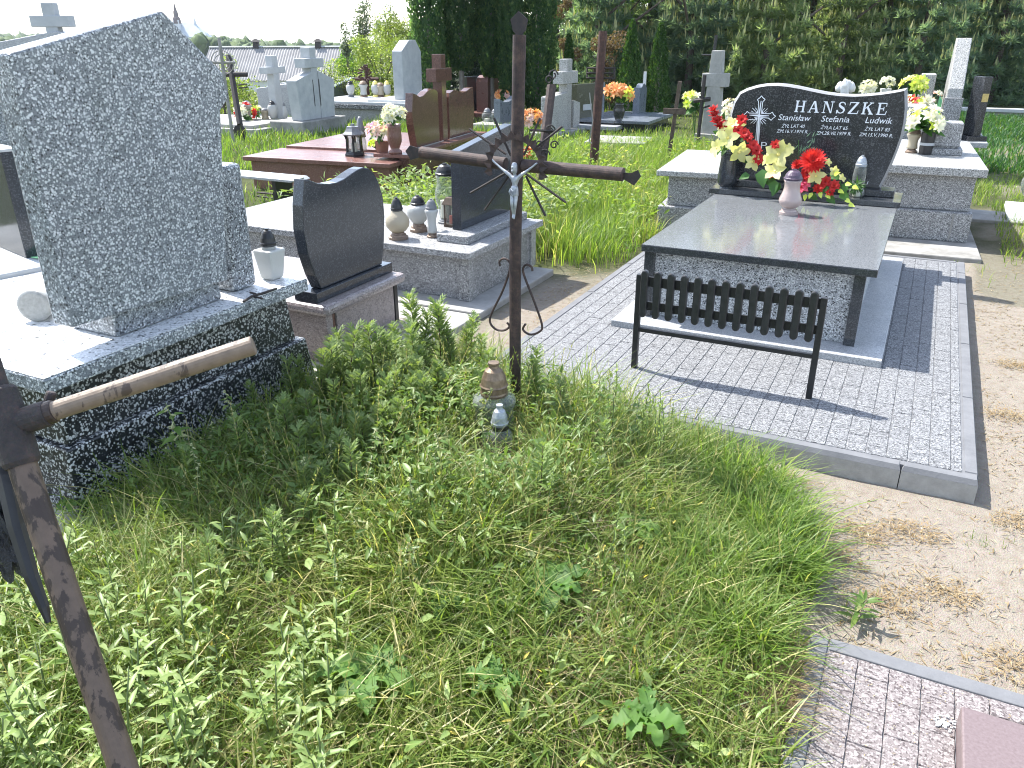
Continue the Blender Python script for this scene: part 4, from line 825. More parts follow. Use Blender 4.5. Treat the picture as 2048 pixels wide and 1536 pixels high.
tag(G().lathe([(0, 0), (.07, 0), (.09, .12), (.08, .12), (.07, .1), (0, .1)], tuple(pb), 16).out('flower_pot', G_POT, None), 'small terracotta pot of pink flowers left of the brown vase', 'flower pot')
bunch('pale pink flowers in the terracotta pot left of the brown vase', (pb[0]-.02, pb[1], pb[2]+.24), .16, 22, [PNK, PNK, WHT, PNK, PURP], size=.06, seed=2, base=(pb[0], pb[1], pb[2]+.1))
lb = aZ(752, 300, .45); bunch('yellow green flower sprig lying in front of the terracotta pot', (lb[0], lb[1], lb[2]+.05), .09, 6, LIME, size=.06, seed=3, base=tuple(lb))
t = thing('plank_bench', 'grey plank bench without back in front of the red brown tomb', 'bench', (-6.4, 6.45, 0))
for i in range(3): G().prism([(-7.3, .43), (-5.66, .43), (-5.60-.05*i, .455), (-7.3, .455)], 'y', 6.29+.105*i, 6.385+.105*i).out('plank', G_LIGHT, t, .003)
for x0 in (-7.1, -5.95): bx('leg', BLK, t, x0, x0+.05, 6.33, 6.58, -.02, .429, .003)
g = G(); g.tube([aZ(515, 385, .15), aZ(598, 393, .15)], .012, 6); g.tube([aZ(515, 392, .05), aZ(600, 405, .05)], .012, 6); tag(g.out('low_rail', RUST_D, None), 'low dark metal rails in the grass behind the small black headstone', 'rail')

# generic standing stone: profile in (along, up), thickness across
def stone(label, loc, prof, T, mat, rz=0.0, base=None, name='headstone_grave', extra=None, bmat=None):
    t = thing(name, label, 'gravestone', (loc[0], loc[1], loc[2] if len(loc) > 2 else 0), rz, None, True)
    G().prism(prof, 'x', -T/2, T/2).out('headstone', mat, t, .008)
    if base: bx('base', bmat or CONC, t, *base, .008)
    return t
def stone_cross(label, loc, h, w, th, armz, armh, mat, rz=0.0, name='stone_cross', taper=0):
    t = thing(name, label, 'cross', loc, rz, None, True)
    G().hexa([(-th/2, -th*.55-taper, 0), (th/2, -th*.55-taper, 0), (th/2, th*.55+taper, 0), (-th/2, th*.55+taper, 0)], [(-th/2, -th*.5, h), (th/2, -th*.5, h), (th/2, th*.5, h), (-th/2, th*.5, h)]).out('shaft', mat, t, .008)
    bx('arm', mat, t, -th/2-.006, th/2+.006, -w/2, w/2, armz-armh/2, armz+armh/2, .008); return t
# double grey monument with cross
c = (-11.05, 13.15); zt = zv(*c, 152); zc = zv(*c, 95)
t = thing('double_monument', 'weathered grey double headstone with sloping shoulders and a cross rising between them', 'gravestone', (c[0], c[1], 0), rad(4), None, True)
bx('base', CONC_D, t, -.5, .28, -.75, .75, -.1, .26, .02)
G().prism([(-.55, .262), (-.1, .262), (-.1, zt+.08), (-.62, zt-.06)], 'x', -.1, .14).out('headstone', CONC_P, t, .01); G().prism([(.1, .262), (.55, .262), (.62, zt-.08), (.1, zt+.1)], 'x', -.1, .14).out('headstone', CONC_P, t, .01)
bx('cross_shaft', CONC_P, t, -.09, .13, -.098, .098, .262, zc, .01); bx('cross_arm', CONC_P, t, -.1, .15, -.3, .3, zc-.36, zc-.19, .01)
for s in (-.1, .1): bx('joint', BLK, t, .1415, .143, s-.01, s+.01, .5, zt-.06, 0)
# kerbed slab left of it with lanterns
zS = .2
t = thing('low_grave', 'low pale concrete grave edge left of the double headstone', 'grave', (-12.2, 12.6, 0), rad(4), None, True)
bx('slab', CONC, t, -2.2, .55, -.6, 1.1, zS-.06, zS, .01); bx('kerb', CONC, t, -2.3, .75, -.75, 1.2, -.1, zS-.061, .01)
for k, (px, py, lab, pr_, mt, hh) in enumerate([(497, 238, 'white flared vase lantern', VASEP, FROST, .36), (547, 238, 'white urn lantern with black cap', URN, FROST, .36), (571, 238, 'slim white angel-shaped candle', BALL, FROST, .32), (531, 238, 'square amber candle box', VASEP, FROST_A, .22)]):
    lantern(lab+' on the low grave left of the grey double headstone', tupl(aZ(px, py, zS+.002)), hh, .1 if k != 2 else .055, mt, pr_, BLKP if k == 1 else LIDG, None, None, lidfrac=.22)
bunch('red and white flowers in the far left among white lanterns', tupl(aZ(486, 225, .35)), .22, 16, [RED, WHT, WHT], size=.09, seed=5, base=tupl(aZ(486, 236, .2)))
bunch('white and green flowers between the white vase and amber box', tupl(aZ(513, 226, .32)), .16, 10, [WHT, LIME], size=.08, seed=6, base=tupl(aZ(513, 238, .2)))
t = stone('small grey headstone with curved top just left of the double headstone', (-13.1, 14.3), [(-.32, -.1), (.4, -.1), (.4, zv(-13.1, 14.3, 168)), (.25, zv(-13.1, 14.3, 165)), (.05, zv(-13.1, 14.3, 172)), (-.32, zv(-13.1, 14.3, 176))], .12, G_LIGHT, rad(-55))
c = (-12.2, 13.4); stone_cross('grey stone cross behind the double headstone, against the barn roof', (c[0], c[1], 0), zv(*c, 111), .62, .17, zv(*c, 140), .13, CONC_P, rad(5), taper=.03)
bx('arm_stub', CONC_P, bpy.data.objects['stone_cross'], -.09, .09, .1, .5, zv(*c, 172)-.05, zv(*c, 172)+.02, .006)
stone('dark blue-grey headstone with slanting top, right of the double headstone', (-15.2, 19.4), [(-.6, -.3), (.62, -.3), (.62, zv(-15.2, 19.4, 156)), (-.6, zv(-15.2, 19.4, 174))], .16, G_BLUE, rad(3))
# white tomb with tall white stone
zs = .48; R3 = rad(-9)
t = thing('white_monument', 'tall white marble headstone with clipped corners on a wide speckled tomb', 'tomb', (-10.35, 15.5, 0), rad(4), None, True)
bx('body', T_MID, t, -2.2, .4, -.55, 1.0, -.1, .3, .008); bx('ledge', T_BLACK, t, -2.3, .5, -.62, 1.05, .301, .40, .01); bx('slab', CONC_P, t, -2.25, .42, -.58, 1.0, .401, .45, .006); bx('plinth', WHITE, t, -.72, .3, -.5, .7, .451, .50, .006)
zw = zv(-10.4, 15.6, 82); zw2 = zv(-10.5, 15.4, 102)
G().prism([(-.36, .501), (.46, .501), (.48, zw2-.02), (.26, zw+.02), (-.02, zw+.02), (-.36, zw2)], 'x', -.12, .12).out('headstone', CONC_P, t, .01)
bx('side_block', T_MID, bpy.data.objects[t.name], -2.45, -2.2, -.5, .2, -.1, .18, .01)
t = thing('stone_lantern', 'white stone lantern pillar standing at the right of the tall white headstone', 'stone lantern', tupl(aZ(843, 193, .46))); x, y, z = t.location
bx('shaft', CONC_P, t, x-.1, x+.1, y-.1, y+.1, z, zv(x, y, 132), .01); zq = zv(x, y, 132)
bx('lamp', GLASS, t, x-.07, x+.07, y-.07, y+.07, zq, zq+.15, 0); bx('cap', LIDG, t, x-.1, x+.1, y-.1, y+.1, zq+.151, zq+.19, .01)
for k, (px, w_, mt, cap, lab) in enumerate([(702, .1, FROST, BLKP, 'white candle lantern with dark cap, far left on the white tomb slab'), (728, .11, FROST, LIDB, 'white candle lantern under the little rust cross on the white tomb slab'), (752, .1, FROST, WAXY, 'yellow and white candle lantern, second from the tall white headstone'), (762, .11, FROST_A, LIDB, 'middle pale yellow candle lantern behind its neighbours on the white slab'), (775, .09, FROST, WAXY, 'yellow and white candle lantern nearest the tall white headstone')]):
    lantern(lab, tupl(aZ(px, 194, .452)), .36 if k != 3 else .32, w_, mt, VASEP if k % 2 else URN, cap, LIDB if k in (1, 3) else WAXY if k in (2, 4) else LIDG, None, footfrac=.14, lidfrac=.24)
t = thing('rust_cross', 'small red rusty metal cross with wreath standing among candle lanterns on white slab', 'cross', tupl(aZ(736, 190, .452))); x, y, z = t.location; h = zv(x, y, 129)
G().tube([(x, y, z), (x, y, h)], .045, 6).out('post', RUST_R, t); za = zv(x, y, 158); G().tube([(x-.26, y-.12, za), (x+.26, y+.12, za)], .04, 6).out('arm', RUST_R, t)
g = G()
for k in range(14):
    a = 2*math.pi*k/14; g.tube([(x+.1*math.cos(a), y-.05, za+.1+.12*math.sin(a)), (x+.2*math.cos(a+.3), y-.08, za+.1+.2*math.sin(a+.3))], .022, 5)
g.out('wreath', RUST_R, t)
# the spade-footed cross, the wire cross
bq = aZ(480, 283); x, y = bq[0], bq[1]
t = thing('iron_cross', 'dark iron cross with spade-shaped foot leaning behind the big speckled headstone', 'cross', (x, y, 0), 0)
tp = Vector(aD(457, 112, 15.2)); bt = Vector(aD(480, 250, 15.0)); a_ = tp.lerp(bt, .27); G().tube([bt, tp], .055, 8).out('post', RUST_D, t); ud = Vector((_r[0], _r[1], 0)).normalized()
G().tube([a_-ud*.12, a_+ud*.3], .045, 8).out('arm', RUST_D, t); f0 = Vector(aD(481, 278, 14.9))
w2 = .1; G().prism([(-w2*.5, .24), (w2*.5, .26), (w2, .2), (w2, 0), (w2*.6, -.08), (0, -.12), (-w2*.6, -.02), (-w2, .18)], 'y', -.02, .02); g = G(); g.prism([(-w2*.5, .30), (w2*.5, .32), (w2, .24), (w2, .02), (w2*.5, -.10), (w2*.2, -.14), (-w2*.6, .0), (-w2, .22)], 'y', -.02, .02)
G().add([tuple(f0+ud*v[0]+Vector((0, v[1], v[2]-.06))) for v in g.v], g.f).out('spade_foot', RUST_D, t)
G().tube([Vector(aD(475, 170, 15)), Vector(aD(493, 168, 15)), Vector(aD(495, 175, 15)), Vector(aD(478, 176, 15))], .012, 5).out('hook', RUST_D, t)
c = aD(444, 120, 13.5); t = thing('wire_cross', 'thin weathered wire cross with ring, just right of the big headstone shoulder', 'cross', (c[0], c[1], 0)); c = Vector(c)
G().tube([(c.x, c.y, -.05), (c.x, c.y, c.z+.35)], .028, 6).out('post', CONC_D, t); G().tube([c+ud*.22+Vector((0, 0, -.04)), c-ud*.2+Vector((0, 0, -.04))], .022, 6).out('arm', CONC_D, t)
for r_ in (.13, .19): G().tube([c+ud*r_*math.cos(a)+Vector((0, 0, r_*math.sin(a)-.04)) for a in np.linspace(0, 6.2832, 20)], .008, 5, False).out('ring', CONC_D, t)
# far left beyond the big headstone
c = Vector(aD(100, 62, 6.5)); t = thing('wide_gravestone', 'wide pale stone with sloping top carrying a plain grey cross, far left', 'gravestone', (c.x, c.y, 0), rad(27), None, True)
hz_ = c.z; G().prism([(-1.3, -.05), (.55, -.05), (.55, hz_-.1), (.05, hz_), (-1.3, hz_-.22)], 'y', 0, .16).out('headstone', G_LIGHT, t, .008)
bx('band', T_GREY, t, -1.29, .54, -.012, -.001, .2, hz_-.4, .003); bx('cross_shaft', CONC_P, t, -.05, .05, .03, .12, hz_-.03, 2.04, .006); bx('cross_arm', CONC_P, t, -.16, .16, .022, .128, 1.86, 1.945, .006)
c = Vector(aD(40, 505, 4.3)); t = thing('dark_gravestone', 'dark polished slab headstone with pale rim at the left edge behind the tall stone', 'gravestone', (c.x, c.y, 0), rad(-14), None, True)
zb_, zt_ = c.z, float(aD(20, 291, 4.3)[2]); bx('headstone', G_BLACK, t, -.6, .075, 0, .09, zb_-.02, zt_, .004); bx('rim', CONC_P, t, -.605, .08, -.004, .095, zt_+.0005, zt_+.014, .002); bx('base', CONC_P, t, -.9, .3, -.5, .5, -.05, zb_-.021, .01)

# centre background
c = (-9.5, 17.6); za_ = zv(*c, 150)
stone('brown arched headstone with lower right wing under the dark thujas', (c[0], c[1]), [(-.28, 0), (.62, 0), (.62, za_-.16), (.3, za_-.16), (.24, za_-.05), (.1, za_), (-.1, za_), (-.24, za_-.05), (-.28, za_-.14)], .3, G_REDBR, rad(2), (-.4, .4, -.45, .8, -.05, .1), bmat=G_REDBR)
c = (-10.0, 17.9); stone('plain black headstone half hidden behind the tall brown cross', c, [(-.3, 0), (.3, 0), (.3, zv(*c, 152)), (-.3, zv(*c, 152))], .12, G_BLACK, rad(-20))
c = (-7.9, 15.3); zb2 = zv(*c, 198); stone('glossy blue-grey headstone with hollowed top behind the rusty pipe cross', c, [(-.3, 0), (.55, 0), (.55, zb2+.03), (.35, zb2-.02), (.15, zb2-.06), (-.1, zb2-.05), (-.3, zb2+.02)], .14, G_BLUE, rad(3), (-.5, .4, -.5, .8, -.05, .12))
for k, (px, hh, lab) in enumerate([(975, .36, 'left'), (990, .34, 'right')]): lantern(f'clear glass lantern, {lab} one of the pair beside the blue-grey headstone', tupl(aZ(px, 252, .03)), hh, .12, GLASS, URN, LIDG, LIDB, WAX, footfrac=.12, lidfrac=.25)
bunch('orange flowers on top behind the blue-grey headstone', tupl(aD(1005, 190, 17.5)), .14, 10, [ORG, PNK], size=.09, seed=9, base=tupl(aD(1005, 200, 17.5)), leaf=4)
c = aZ(1060, 285); bunch('orange blossoms in front of the leaning rusty post', (c[0], c[1], .42), .22, 26, [ORG, ORG, ORG, PNK], size=.08, seed=10, base=(c[0], c[1], 0))
c = Vector(aZ(1058, 330, .12)); bunch('low orange red flowers low behind the rusty pipe cross', (c.x, c.y, .25), .14, 14, [ORG, RED], size=.07, seed=11, base=(c.x, c.y, .0))
# leaning post with scrolls
p0, p1 = Vector(aZ(1075, 400)), None; p1 = Vector(aD(1103, 172, (CAMM[2] @ (np.array(p0)-[0, 0, EYE]))+.1))
t = thing('leaning_post', 'leaning rusty iron cross post with curled wire scrolls, behind the pipe cross', 'cross', tuple(p0)); G().tube([p0, p1], .06, 8).out('post', RUST, t)
for (x, y, r_) in ((1098, 160, .05), (1106, 150, .06), (1088, 310, .07), (1100, 260, .06), (1078, 290, .05), (1108, 290, .05)):
    cc = Vector(aD(x, y, 9.4)); G().tube([cc+ud*r_*math.cos(a)*(1-a/12)+Vector((0, 0, r_*math.sin(a)*(1-a/12))) for a in np.linspace(0, 7.5, 16)], .009, 5).out('scroll', RUST_D, t)
G().tube([Vector(aD(1060, 260, 9.4)), Vector(aD(1110, 262, 9.4))], .015, 5).out('arm', RUST_D, t)
# grey stone cross grave
c = (-6.45, 15.0); zc = zv(*c, 118); za_ = zv(*c, 154)
t = thing('cross_grave', 'pale speckled stone cross rising between two sloping slab stones', 'gravestone', (c[0], c[1], 0), rad(-6), None, True)
bx('cross_shaft', T_PALE, t, -.09, .09, .0, .2, 0, zc, .01); bx('cross_arm', T_PALE, t, -.11, .11, -.2, .4, za_-.12, za_+.1, .01)
z1 = zv(*c, 188); G().prism([(-.62, 0), (-.02, 0), (-.02, z1+.04), (-.62, z1-.02)], 'x', -.12, .12).out('headstone', T_PALE, t, .01); G().prism([(.24, 0), (.5, 0), (.5, z1-.18), (.24, z1-.12)], 'x', -.12, .12).out('headstone', T_PALE, t, .01); bx('base', CONC_D, t, -.3, .3, -.8, .7, -.1, .08, .01)
c = (-6.4, 16.0); z1 = zv(*c, 167); t = stone('olive dark headstone with small pale plaque, left of the tall rusty cross', c, [(-.34, 0), (.36, 0), (.4, z1*.6), (.38, z1), (-.36, z1)], .14, granite('olive_granite', (.05, .052, .035), (.12, .12, .09), 150, .15, .2), rad(-14), (-.3, .3, -.5, .5, -.05, .06)); bx('plaque', CONC_P, t, .071, .078, -.14, .16, z1*.42, z1*.55, 0); bx('side_slab', G_BLUE, t, -.07, .07, .42, .62, 0, z1, .006)
t = thing('slab_row', 'row of pale slabs lying in the grass in front of the black headstone', 'grave', (-6.0, 16.2, 0), rad(2), None, True); bx('slab', G_LIGHT, t, -.6, .5, -.8, 1.0, .05, .13, .01); bx('base', CONC_D, t, -.5, .4, -.7, .9, -.05, .049, .01)
c = (-5.75, 17.6); z1 = zv(*c, 170); t = stone('black headstone with pointed wavy top and pale spike, beside the orange flowers', c, [(-.42, .1), (.4, .1), (.44, z1-.1), (.3, z1-.03), (.1, z1+.03), (-.05, z1+.02), (-.2, z1-.04), (-.42, z1-.03)], .14, G_BLUE, rad(8)); bx('spike', WHITE, t, -.02, .04, .4, .46, z1-.2, z1+.25, .004)
t = thing('black_slab', 'black polished grave slab in front of the pointed black headstone', 'grave', (-5.5, 16.4, 0), rad(2), None, True); bx('slab', G_BLUE, t, -.9, .55, -.7, 1.3, .16, .22, .008); bx('body', G_BLACK, t, -.8, .45, -.6, 1.2, -.05, .159, .004)
vb = tupl(aZ(1237, 248, .221)); t = thing('stone_vase', 'dark stone vase with orange flowers on the black slab', 'vase', vb); G().lathe([(0, 0), (.1, 0), (.1, .03), (.06, .06), (.1, .16), (.11, .26), (.08, .34), (.1, .38), (0, .37)], vb, 16).out('vase_body', G_HS, t, smooth=True)
bunch('orange and yellow flowers in the dark stone vase on the black slab', (vb[0]-.02, vb[1], vb[2]+.55), .24, 30, [ORG, ORG, LIME, ORG, ORG], size=.1, seed=12, base=(vb[0], vb[1], vb[2]+.36))
t = thing('pale_kerb_slab', 'pale concrete slab corner showing in the tall grass', 'grave', (-4.6, 13.2, 0), rad(10), None, True); bx('slab', CONC, t, -.55, .45, -.35, .6, -.05, .16, .01)
# slim metal and wooden crosses
bq = aZ(1188, 352); X_, Y_ = bq[0], bq[1]; t = thing('tall_cross', 'tall rusty iron pipe cross with thin wire arms in the bright grass', 'cross', (X_, Y_, 0)); zt_ = zv(X_, Y_, 62); lean = .0
G().tube([(X_-.02, Y_, -.05), (X_+.05, Y_, zt_)], [.062, .055], 12).out('post', RUST_R, t)
for py, w_ in ((136, .19), (156, .2), (146, .2)): z_ = zv(X_, Y_, py); G().tube([(X_-w_+.05, Y_-.02, z_), (X_+w_*.9+.05, Y_+.02, z_)], .012, 5).out('arm', RUST_D, t)
for s in (-1, 1): G().tube([(X_+s*.19+.04, Y_, zv(X_, Y_, 158)), (X_+s*.19+.04, Y_, zv(X_, Y_, 134))], .012, 5).out('end_bar', RUST_D, t)
for (dx, py0, py1) in ((-.12, 112, 134), (.1, 118, 136), (-.05, 100, 130)): G().tube([(X_+dx+.04, Y_, zv(X_, Y_, py0)), (X_+.04, Y_, zv(X_, Y_, py1))], .006, 4).out('ray', RUST_D, t)
g = G(); g.tube([(X_-.08, Y_-.07, zv(X_, Y_, 185)), (X_-.02, Y_-.07, zv(X_, Y_, 240)), (X_-.06, Y_-.07, zv(X_, Y_, 282)), (X_-.02, Y_-.07, zv(X_, Y_, 286))], .008, 5); g.out('hanging_wire', CONC_D, t)
bq = aZ(1335, 330); X_, Y_ = bq[0], bq[1]; t = thing('wooden_cross', 'small weathered brown cross tilted in the bright grass', 'cross', (X_, Y_, 0)); zt_ = zv(X_, Y_, 162); za_ = zv(X_, Y_, 222)
G().hexa([(X_-.03, Y_-.02, -.05), (X_+.02, Y_-.02, -.05), (X_+.02, Y_+.02, -.05), (X_-.03, Y_+.02, -.05)], [(X_+.07, Y_-.02, zt_), (X_+.12, Y_-.02, zt_), (X_+.12, Y_+.02, zt_), (X_+.07, Y_+.02, zt_)]).out('post', WOOD, t, .004); bx('arm', WOOD, t, X_-.11, X_+.22, Y_-.045, Y_-.0215, za_-.04, za_+.04, .003)
bq = aZ(1393, 310); X_, Y_ = bq[0], bq[1]; t = thing('iron_cross', 'narrow dark iron cross with small roof plate left of the concrete cross', 'cross', (X_, Y_, 0)); zt_ = zv(X_, Y_, 150); za_ = zv(X_, Y_, 200)
G().tube([(X_, Y_, -.05), (X_+.02, Y_, zt_)], .032, 6).out('post', RUST_D, t); G().tube([(X_-.12, Y_, za_-.02), (X_+.14, Y_, za_+.02)], .035, 6).out('arm', RUST_D, t); G().tube([(X_+.02, Y_, za_-.12), (X_+.14, Y_, za_-.08)], .015, 5).out('bracket', RUST_D, t)
bq = aZ(1402, 285); X_, Y_ = bq[0], bq[1]; t = thing('iron_cross', 'very thin black iron cross rising above the narrow one', 'cross', (X_, Y_, 0)); zt_ = zv(X_, Y_, 70); za_ = zv(X_, Y_, 110)
G().tube([(X_, Y_, -.05), (X_+.1, Y_, zt_)], .03, 6).out('post', BLK, t); G().tube([(X_-.12, Y_, za_), (X_+.28, Y_, za_)], .016, 5).out('arm', BLK, t)
bq = aZ(1418, 306); X_, Y_ = bq[0], bq[1]; zt_ = zv(X_, Y_, 101); za_ = zv(X_, Y_, 160)
t = stone_cross('lichen-grey concrete cross with tapering shaft left of the wavy charcoal headstone', (X_, Y_, -.05), zt_+.05, .40, .16, za_+.05, .2, CONC, rad(84), 'concrete_cross', .08); bx('foot', CONC_D, t, -.15, .15, -.22, .22, 0, .36, .01)
bunch('white and lilac flowers behind the left shoulder of the charcoal headstone', tupl(aD(1472, 222, 8.6)), .17, 26, [WHT, WHT, WHT, PNK], size=.06, seed=13, base=tupl(aD(1472, 260, 8.6)))
c = aD(1395, 205, 14.5); bunch('pale blossoms at the foot of the dark pines by the iron crosses', tupl(c), .3, 16, [WHT, LIME], size=.1, seed=14, base=(c[0], c[1], 0))
# right background: flowers and stones on the right speckled tomb
zl = .702
c = Vector(aZ(1850, 308, zl)); t = thing('pot_vase', 'black vase with white band holding white flowers on right speckled tomb', 'vase', tuple(c)); G().lathe([(0, 0), (.06, 0), (.065, .2), (.06, .21), (0, .2)], tuple(c), 16).out('vase_body', BLKP, t); G().lathe([(.0665, .085), (.0668, .11)], tuple(c), 16).out('band', CONC_P, t)
bunch('large bunch of white and cream flowers in the black banded vase', (c.x-.06, c.y, c.z+.30), .19, 22, [WHT, WHT, LIME, WHT, WHT], size=.065, seed=15, base=(c.x, c.y, c.z+.2), leaf=24)
c = Vector(aZ(1822, 305, zl)); lantern('cream glass lantern with brown foot half hidden by the charcoal headstone', tuple(c), .24, .07, FROST_A, VASEP, LIDB, LIDB, footfrac=.16, lidfrac=.25)
c = Vector(aD(1830, 215, 9.9)); bunch('pale leaves and red blossom at the right edge of the charcoal headstone', tuple(c), .2, 20, [WHT, LIME, RED, WHT], size=.09, seed=16, base=(c.x, c.y, zl), leaf=18)
c = Vector(aD(1828, 172, 10.5)); bunch('yellow green leafy flowers rising above the right shoulder of the headstone', tuple(c), .14, 12, [LIME, LIME, Y_LILY], size=.1, seed=17, base=(c.x, c.y, .9), leaf=12)
c = Vector(aD(1774, 165, 11)); bunch('small white potted chrysanthemum above the headstone top', tuple(c), .1, 24, WHT, size=.035, seed=18, base=(c.x, c.y, c.z-.13), leaf=0); tag(G().lathe([(0, 0), (.06, 0), (.075, .1), (0, .1)], (c.x, c.y, c.z-.18), 14).out('flower_pot', WHITE, None), 'white flower pot under the chrysanthemum', 'flower pot')
t = thing('far_tomb', 'tomb ledge carrying pots and blooms behind the charcoal headstone', 'tomb', (-.9, 11.3, 0), rad(3), None, True); bx('body', T_MID, t, -1.1, .75, -.35, .6, -.05, .92, .01); bx('lid', T_PALE, t, -1.15, .8, -.4, .65, .921, 1.0, .008)
c = Vector(aD(1691, 172, 11)); t = thing('cherub_figure', 'small white cherub bust above the middle of headstone top', 'ornament', tuple(c))
bm_ = bmesh.new(); bmesh.ops.create_icosphere(bm_, subdivisions=3, radius=1)
for v in bm_.verts:
    d = v.co; r = 1+.12*math.sin(6*d.x+4*d.z)+.08*math.sin(11*d.y-7*d.z); v.co = Vector((d.x*.07*r, d.y*.05*r, d.z*(.09 if d.z > 0 else .16)*r))
me_ = bpy.data.meshes.new('bust'); bm_.to_mesh(me_); bm_.free(); me_.materials.append(WHITE); o_ = bpy.data.objects.new('bust', me_); COL.objects.link(o_); o_.parent = t
for s in (-1, 1): G().lathe([(0, -.05), (.05, -.03), (.06, .02), (.03, .08), (0, .1)], (c.x+s*.075, c.y+.03, c.z-.04), 10).out('wing', WHITE, t, smooth=True)
c = Vector(aD(1735, 174, 11)); bunch('white lily heads above the headstone top right of the cherub', tuple(c), .1, 6, [WHT], size=.09, seed=19, base=(c.x, c.y, 1.0), leaf=4)
# upright white stone seen edge-on, black post stone
c = (.18, 12.9); z1 = zv(*c, 76); z2 = zv(*c, 165)
t = thing('white_edge_stone', 'bright white stone with slanting side, seen edge-on among flowers on the right', 'gravestone', (c[0], c[1], 0), rad(2), None, True)
G().prism([(-.55, .5), (.5, .5), (.5, z2), (.12, z1), (-.06, z1), (-.5, z2-.05)], 'x', -.09, .09).out('headstone', T_PALE, t, .01); G().prism([(-.56, .501), (-.49, .501), (-.49, z2-.16), (-.56, z2-.16)], 'x', -.11, .11).out('front_block', T_MID, t, .006); bx('base', G_LIGHT, t, -.9, .48, -.75, .8, .43, .5, .01); bx('base_body', T_MID, t, -.85, .3, -.65, .75, -.05, .429, .006)
bx('small_stone', T_PALE, t, -.42, -.24, -.1, .3, .501, z2+.1, .01)
c = Vector(aD(1868, 195, 11.6)); bunch('string of pale blossoms hanging on the white edge-on stone', tuple(c), .12, 14, [WHT, PNK], size=.05, seed=21, base=(c.x, c.y, .9), leaf=2)
c = Vector(aD(1898, 215, 11.4)); t = thing('green_wrap', 'green plastic wrapped bouquet leaning before the white edge-on stone', 'wrapped bouquet', tuple(c)); leafset('wrap', t, [((c.x+random.uniform(-.06, .06), c.y, c.z-.2), (random.uniform(-.4, .4), -.1, 1), (random.uniform(-.3, .3), -1, .2), .38, .07) for _ in range(12)], petalmat('green_film', (.12, .35, .24), (.3, .55, .42), .4))
c = (.5, 12.4); z1 = zv(*c, 153); t = thing('black_pillar_stone', 'slim dark polished pillar stone with gold plaque at right, beside white one', 'gravestone', (c[0], c[1], 0), rad(28), None, True)
bx('plinth', G_HS, t, -.12, .12, -.14, .3, .501, .56, .005); bx('headstone', G_HS, t, -.05, .05, -.1, .16, .561, z1, .005)
bx('plaque', plain('gold_plaque', (.35, .27, .1), (.5, .4, .18), 60, .35, .2, .6), t, -.04, .04, -.104, -.1005, z1-.3, z1-.2, 0)
t = thing('boundary_wall', 'low pale concrete boundary wall in front of the pines at right', 'wall', (1.6, 22.4, 0)); bx('wall', CONC_D, t, -6, 9, 22.35, 22.5, -.3, .1, .01); bx('coping', CONC_P, t, -6, 9, 22.3, 22.55, .101, .18, .01)
# bits at the right edge
t = thing('white_block', 'pale grey angled stone block lying by the right edge', 'stone block', (.98, 9.75, 0), rad(-6), None, True); G().hexa([(-.08, -.25, .0), (.35, -.25, .0), (.35, .15, .0), (-.12, .15, .0)], [(-.16, -.05, .16), (.35, -.05, .16), (.35, .2, .16), (-.16, .2, .16)]).out('block', CONC_P, t, .01)
t = thing('concrete_path_slab', 'flat concrete slab beside the speckled tomb at right', 'slab', (.7, 9.3, 0), 0, None, True); bx('slab', CONC, t, -.3, .55, .2, .75, -.05, .03, .008)
t = thing('white_grave', 'white marble grave with rounded edge, cut off by the right edge', 'tomb', (1.05, 8.6, 0), rad(-4), None, True)
bx('slab', WHITE, t, -.1, .9, -.3, .9, .36, .42, .02); bx('body', T_MID, t, -.03, .85, -.62, -.31, -.05, .3, .01); bx('wall', WHITE, t, -.02, .85, -.3, .8, -.05, .36, .01); bx('front_slab', WHITE, t, -.1, .9, -.72, -.31, .301, .34, .015)
lantern('glass lantern with dark cap standing on the white grave at right edge', tupl(aZ(2056, 392, .422)), .24, .08, GLASS, URN, BLKP, None, WAX, lidfrac=.25)

# ------------------------------------------------------------------ far buildings
ud = Vector((_r[0], _r[1], 0)).normalized(); fd = Vector((-ud.y, ud.x, 0))
def frame(px, py, d):
    c = Vector(aD(px, py, d)); return c
ROOFM = plain('fibre_cement_roof', (.19, .185, .185), (.27, .265, .26), .5, .9, .2); WALLM = plain('white_render_wall', (.62, .62, .58), (.72, .72, .69), .4, .9, .1)
D_ = 95; A_ = Vector(aD(436, 95, D_)); B_ = Vector(aD(800, 98, D_)); ax_ = (B_-A_); ax_.z = 0; Lb = ax_.length; ax_.normalize(); bk = Vector((-ax_.y, ax_.x, 0)); zr_ = A_.z; ze_ = float(aD(520, 157, D_-4)[2]); zg_ = -7.3
t = thing('barn', 'long low white barn with grey corrugated roof beyond the graves', 'barn', (A_.x, A_.y, zg_))
def bp(u, v, z): p = A_+ax_*u+bk*v; return (p.x, p.y, z)
g = G(); nr = 150; vs_ = []
for i in range(nr+1):
    u = -1.0+(Lb+2)*i/nr; h = .05*math.cos(math.pi*i)
    for (v, z) in ((-5.4, ze_-.25), (0, zr_)): vs_.append(bp(u, v, z+h))
g.add(vs_, [(2*i, 2*i+2, 2*i+3, 2*i+1) for i in range(nr)]); rf = g.out('roof', ROOFM, t, recalc=False)
g = G(); g.add([bp(-1, 5.4, ze_-.25), bp(Lb+1, 5.4, ze_-.25), bp(Lb+1, 0, zr_-.02), bp(-1, 0, zr_-.02)], [(0, 1, 2, 3)]); g.out('back_roof', ROOFM, t, recalc=False)
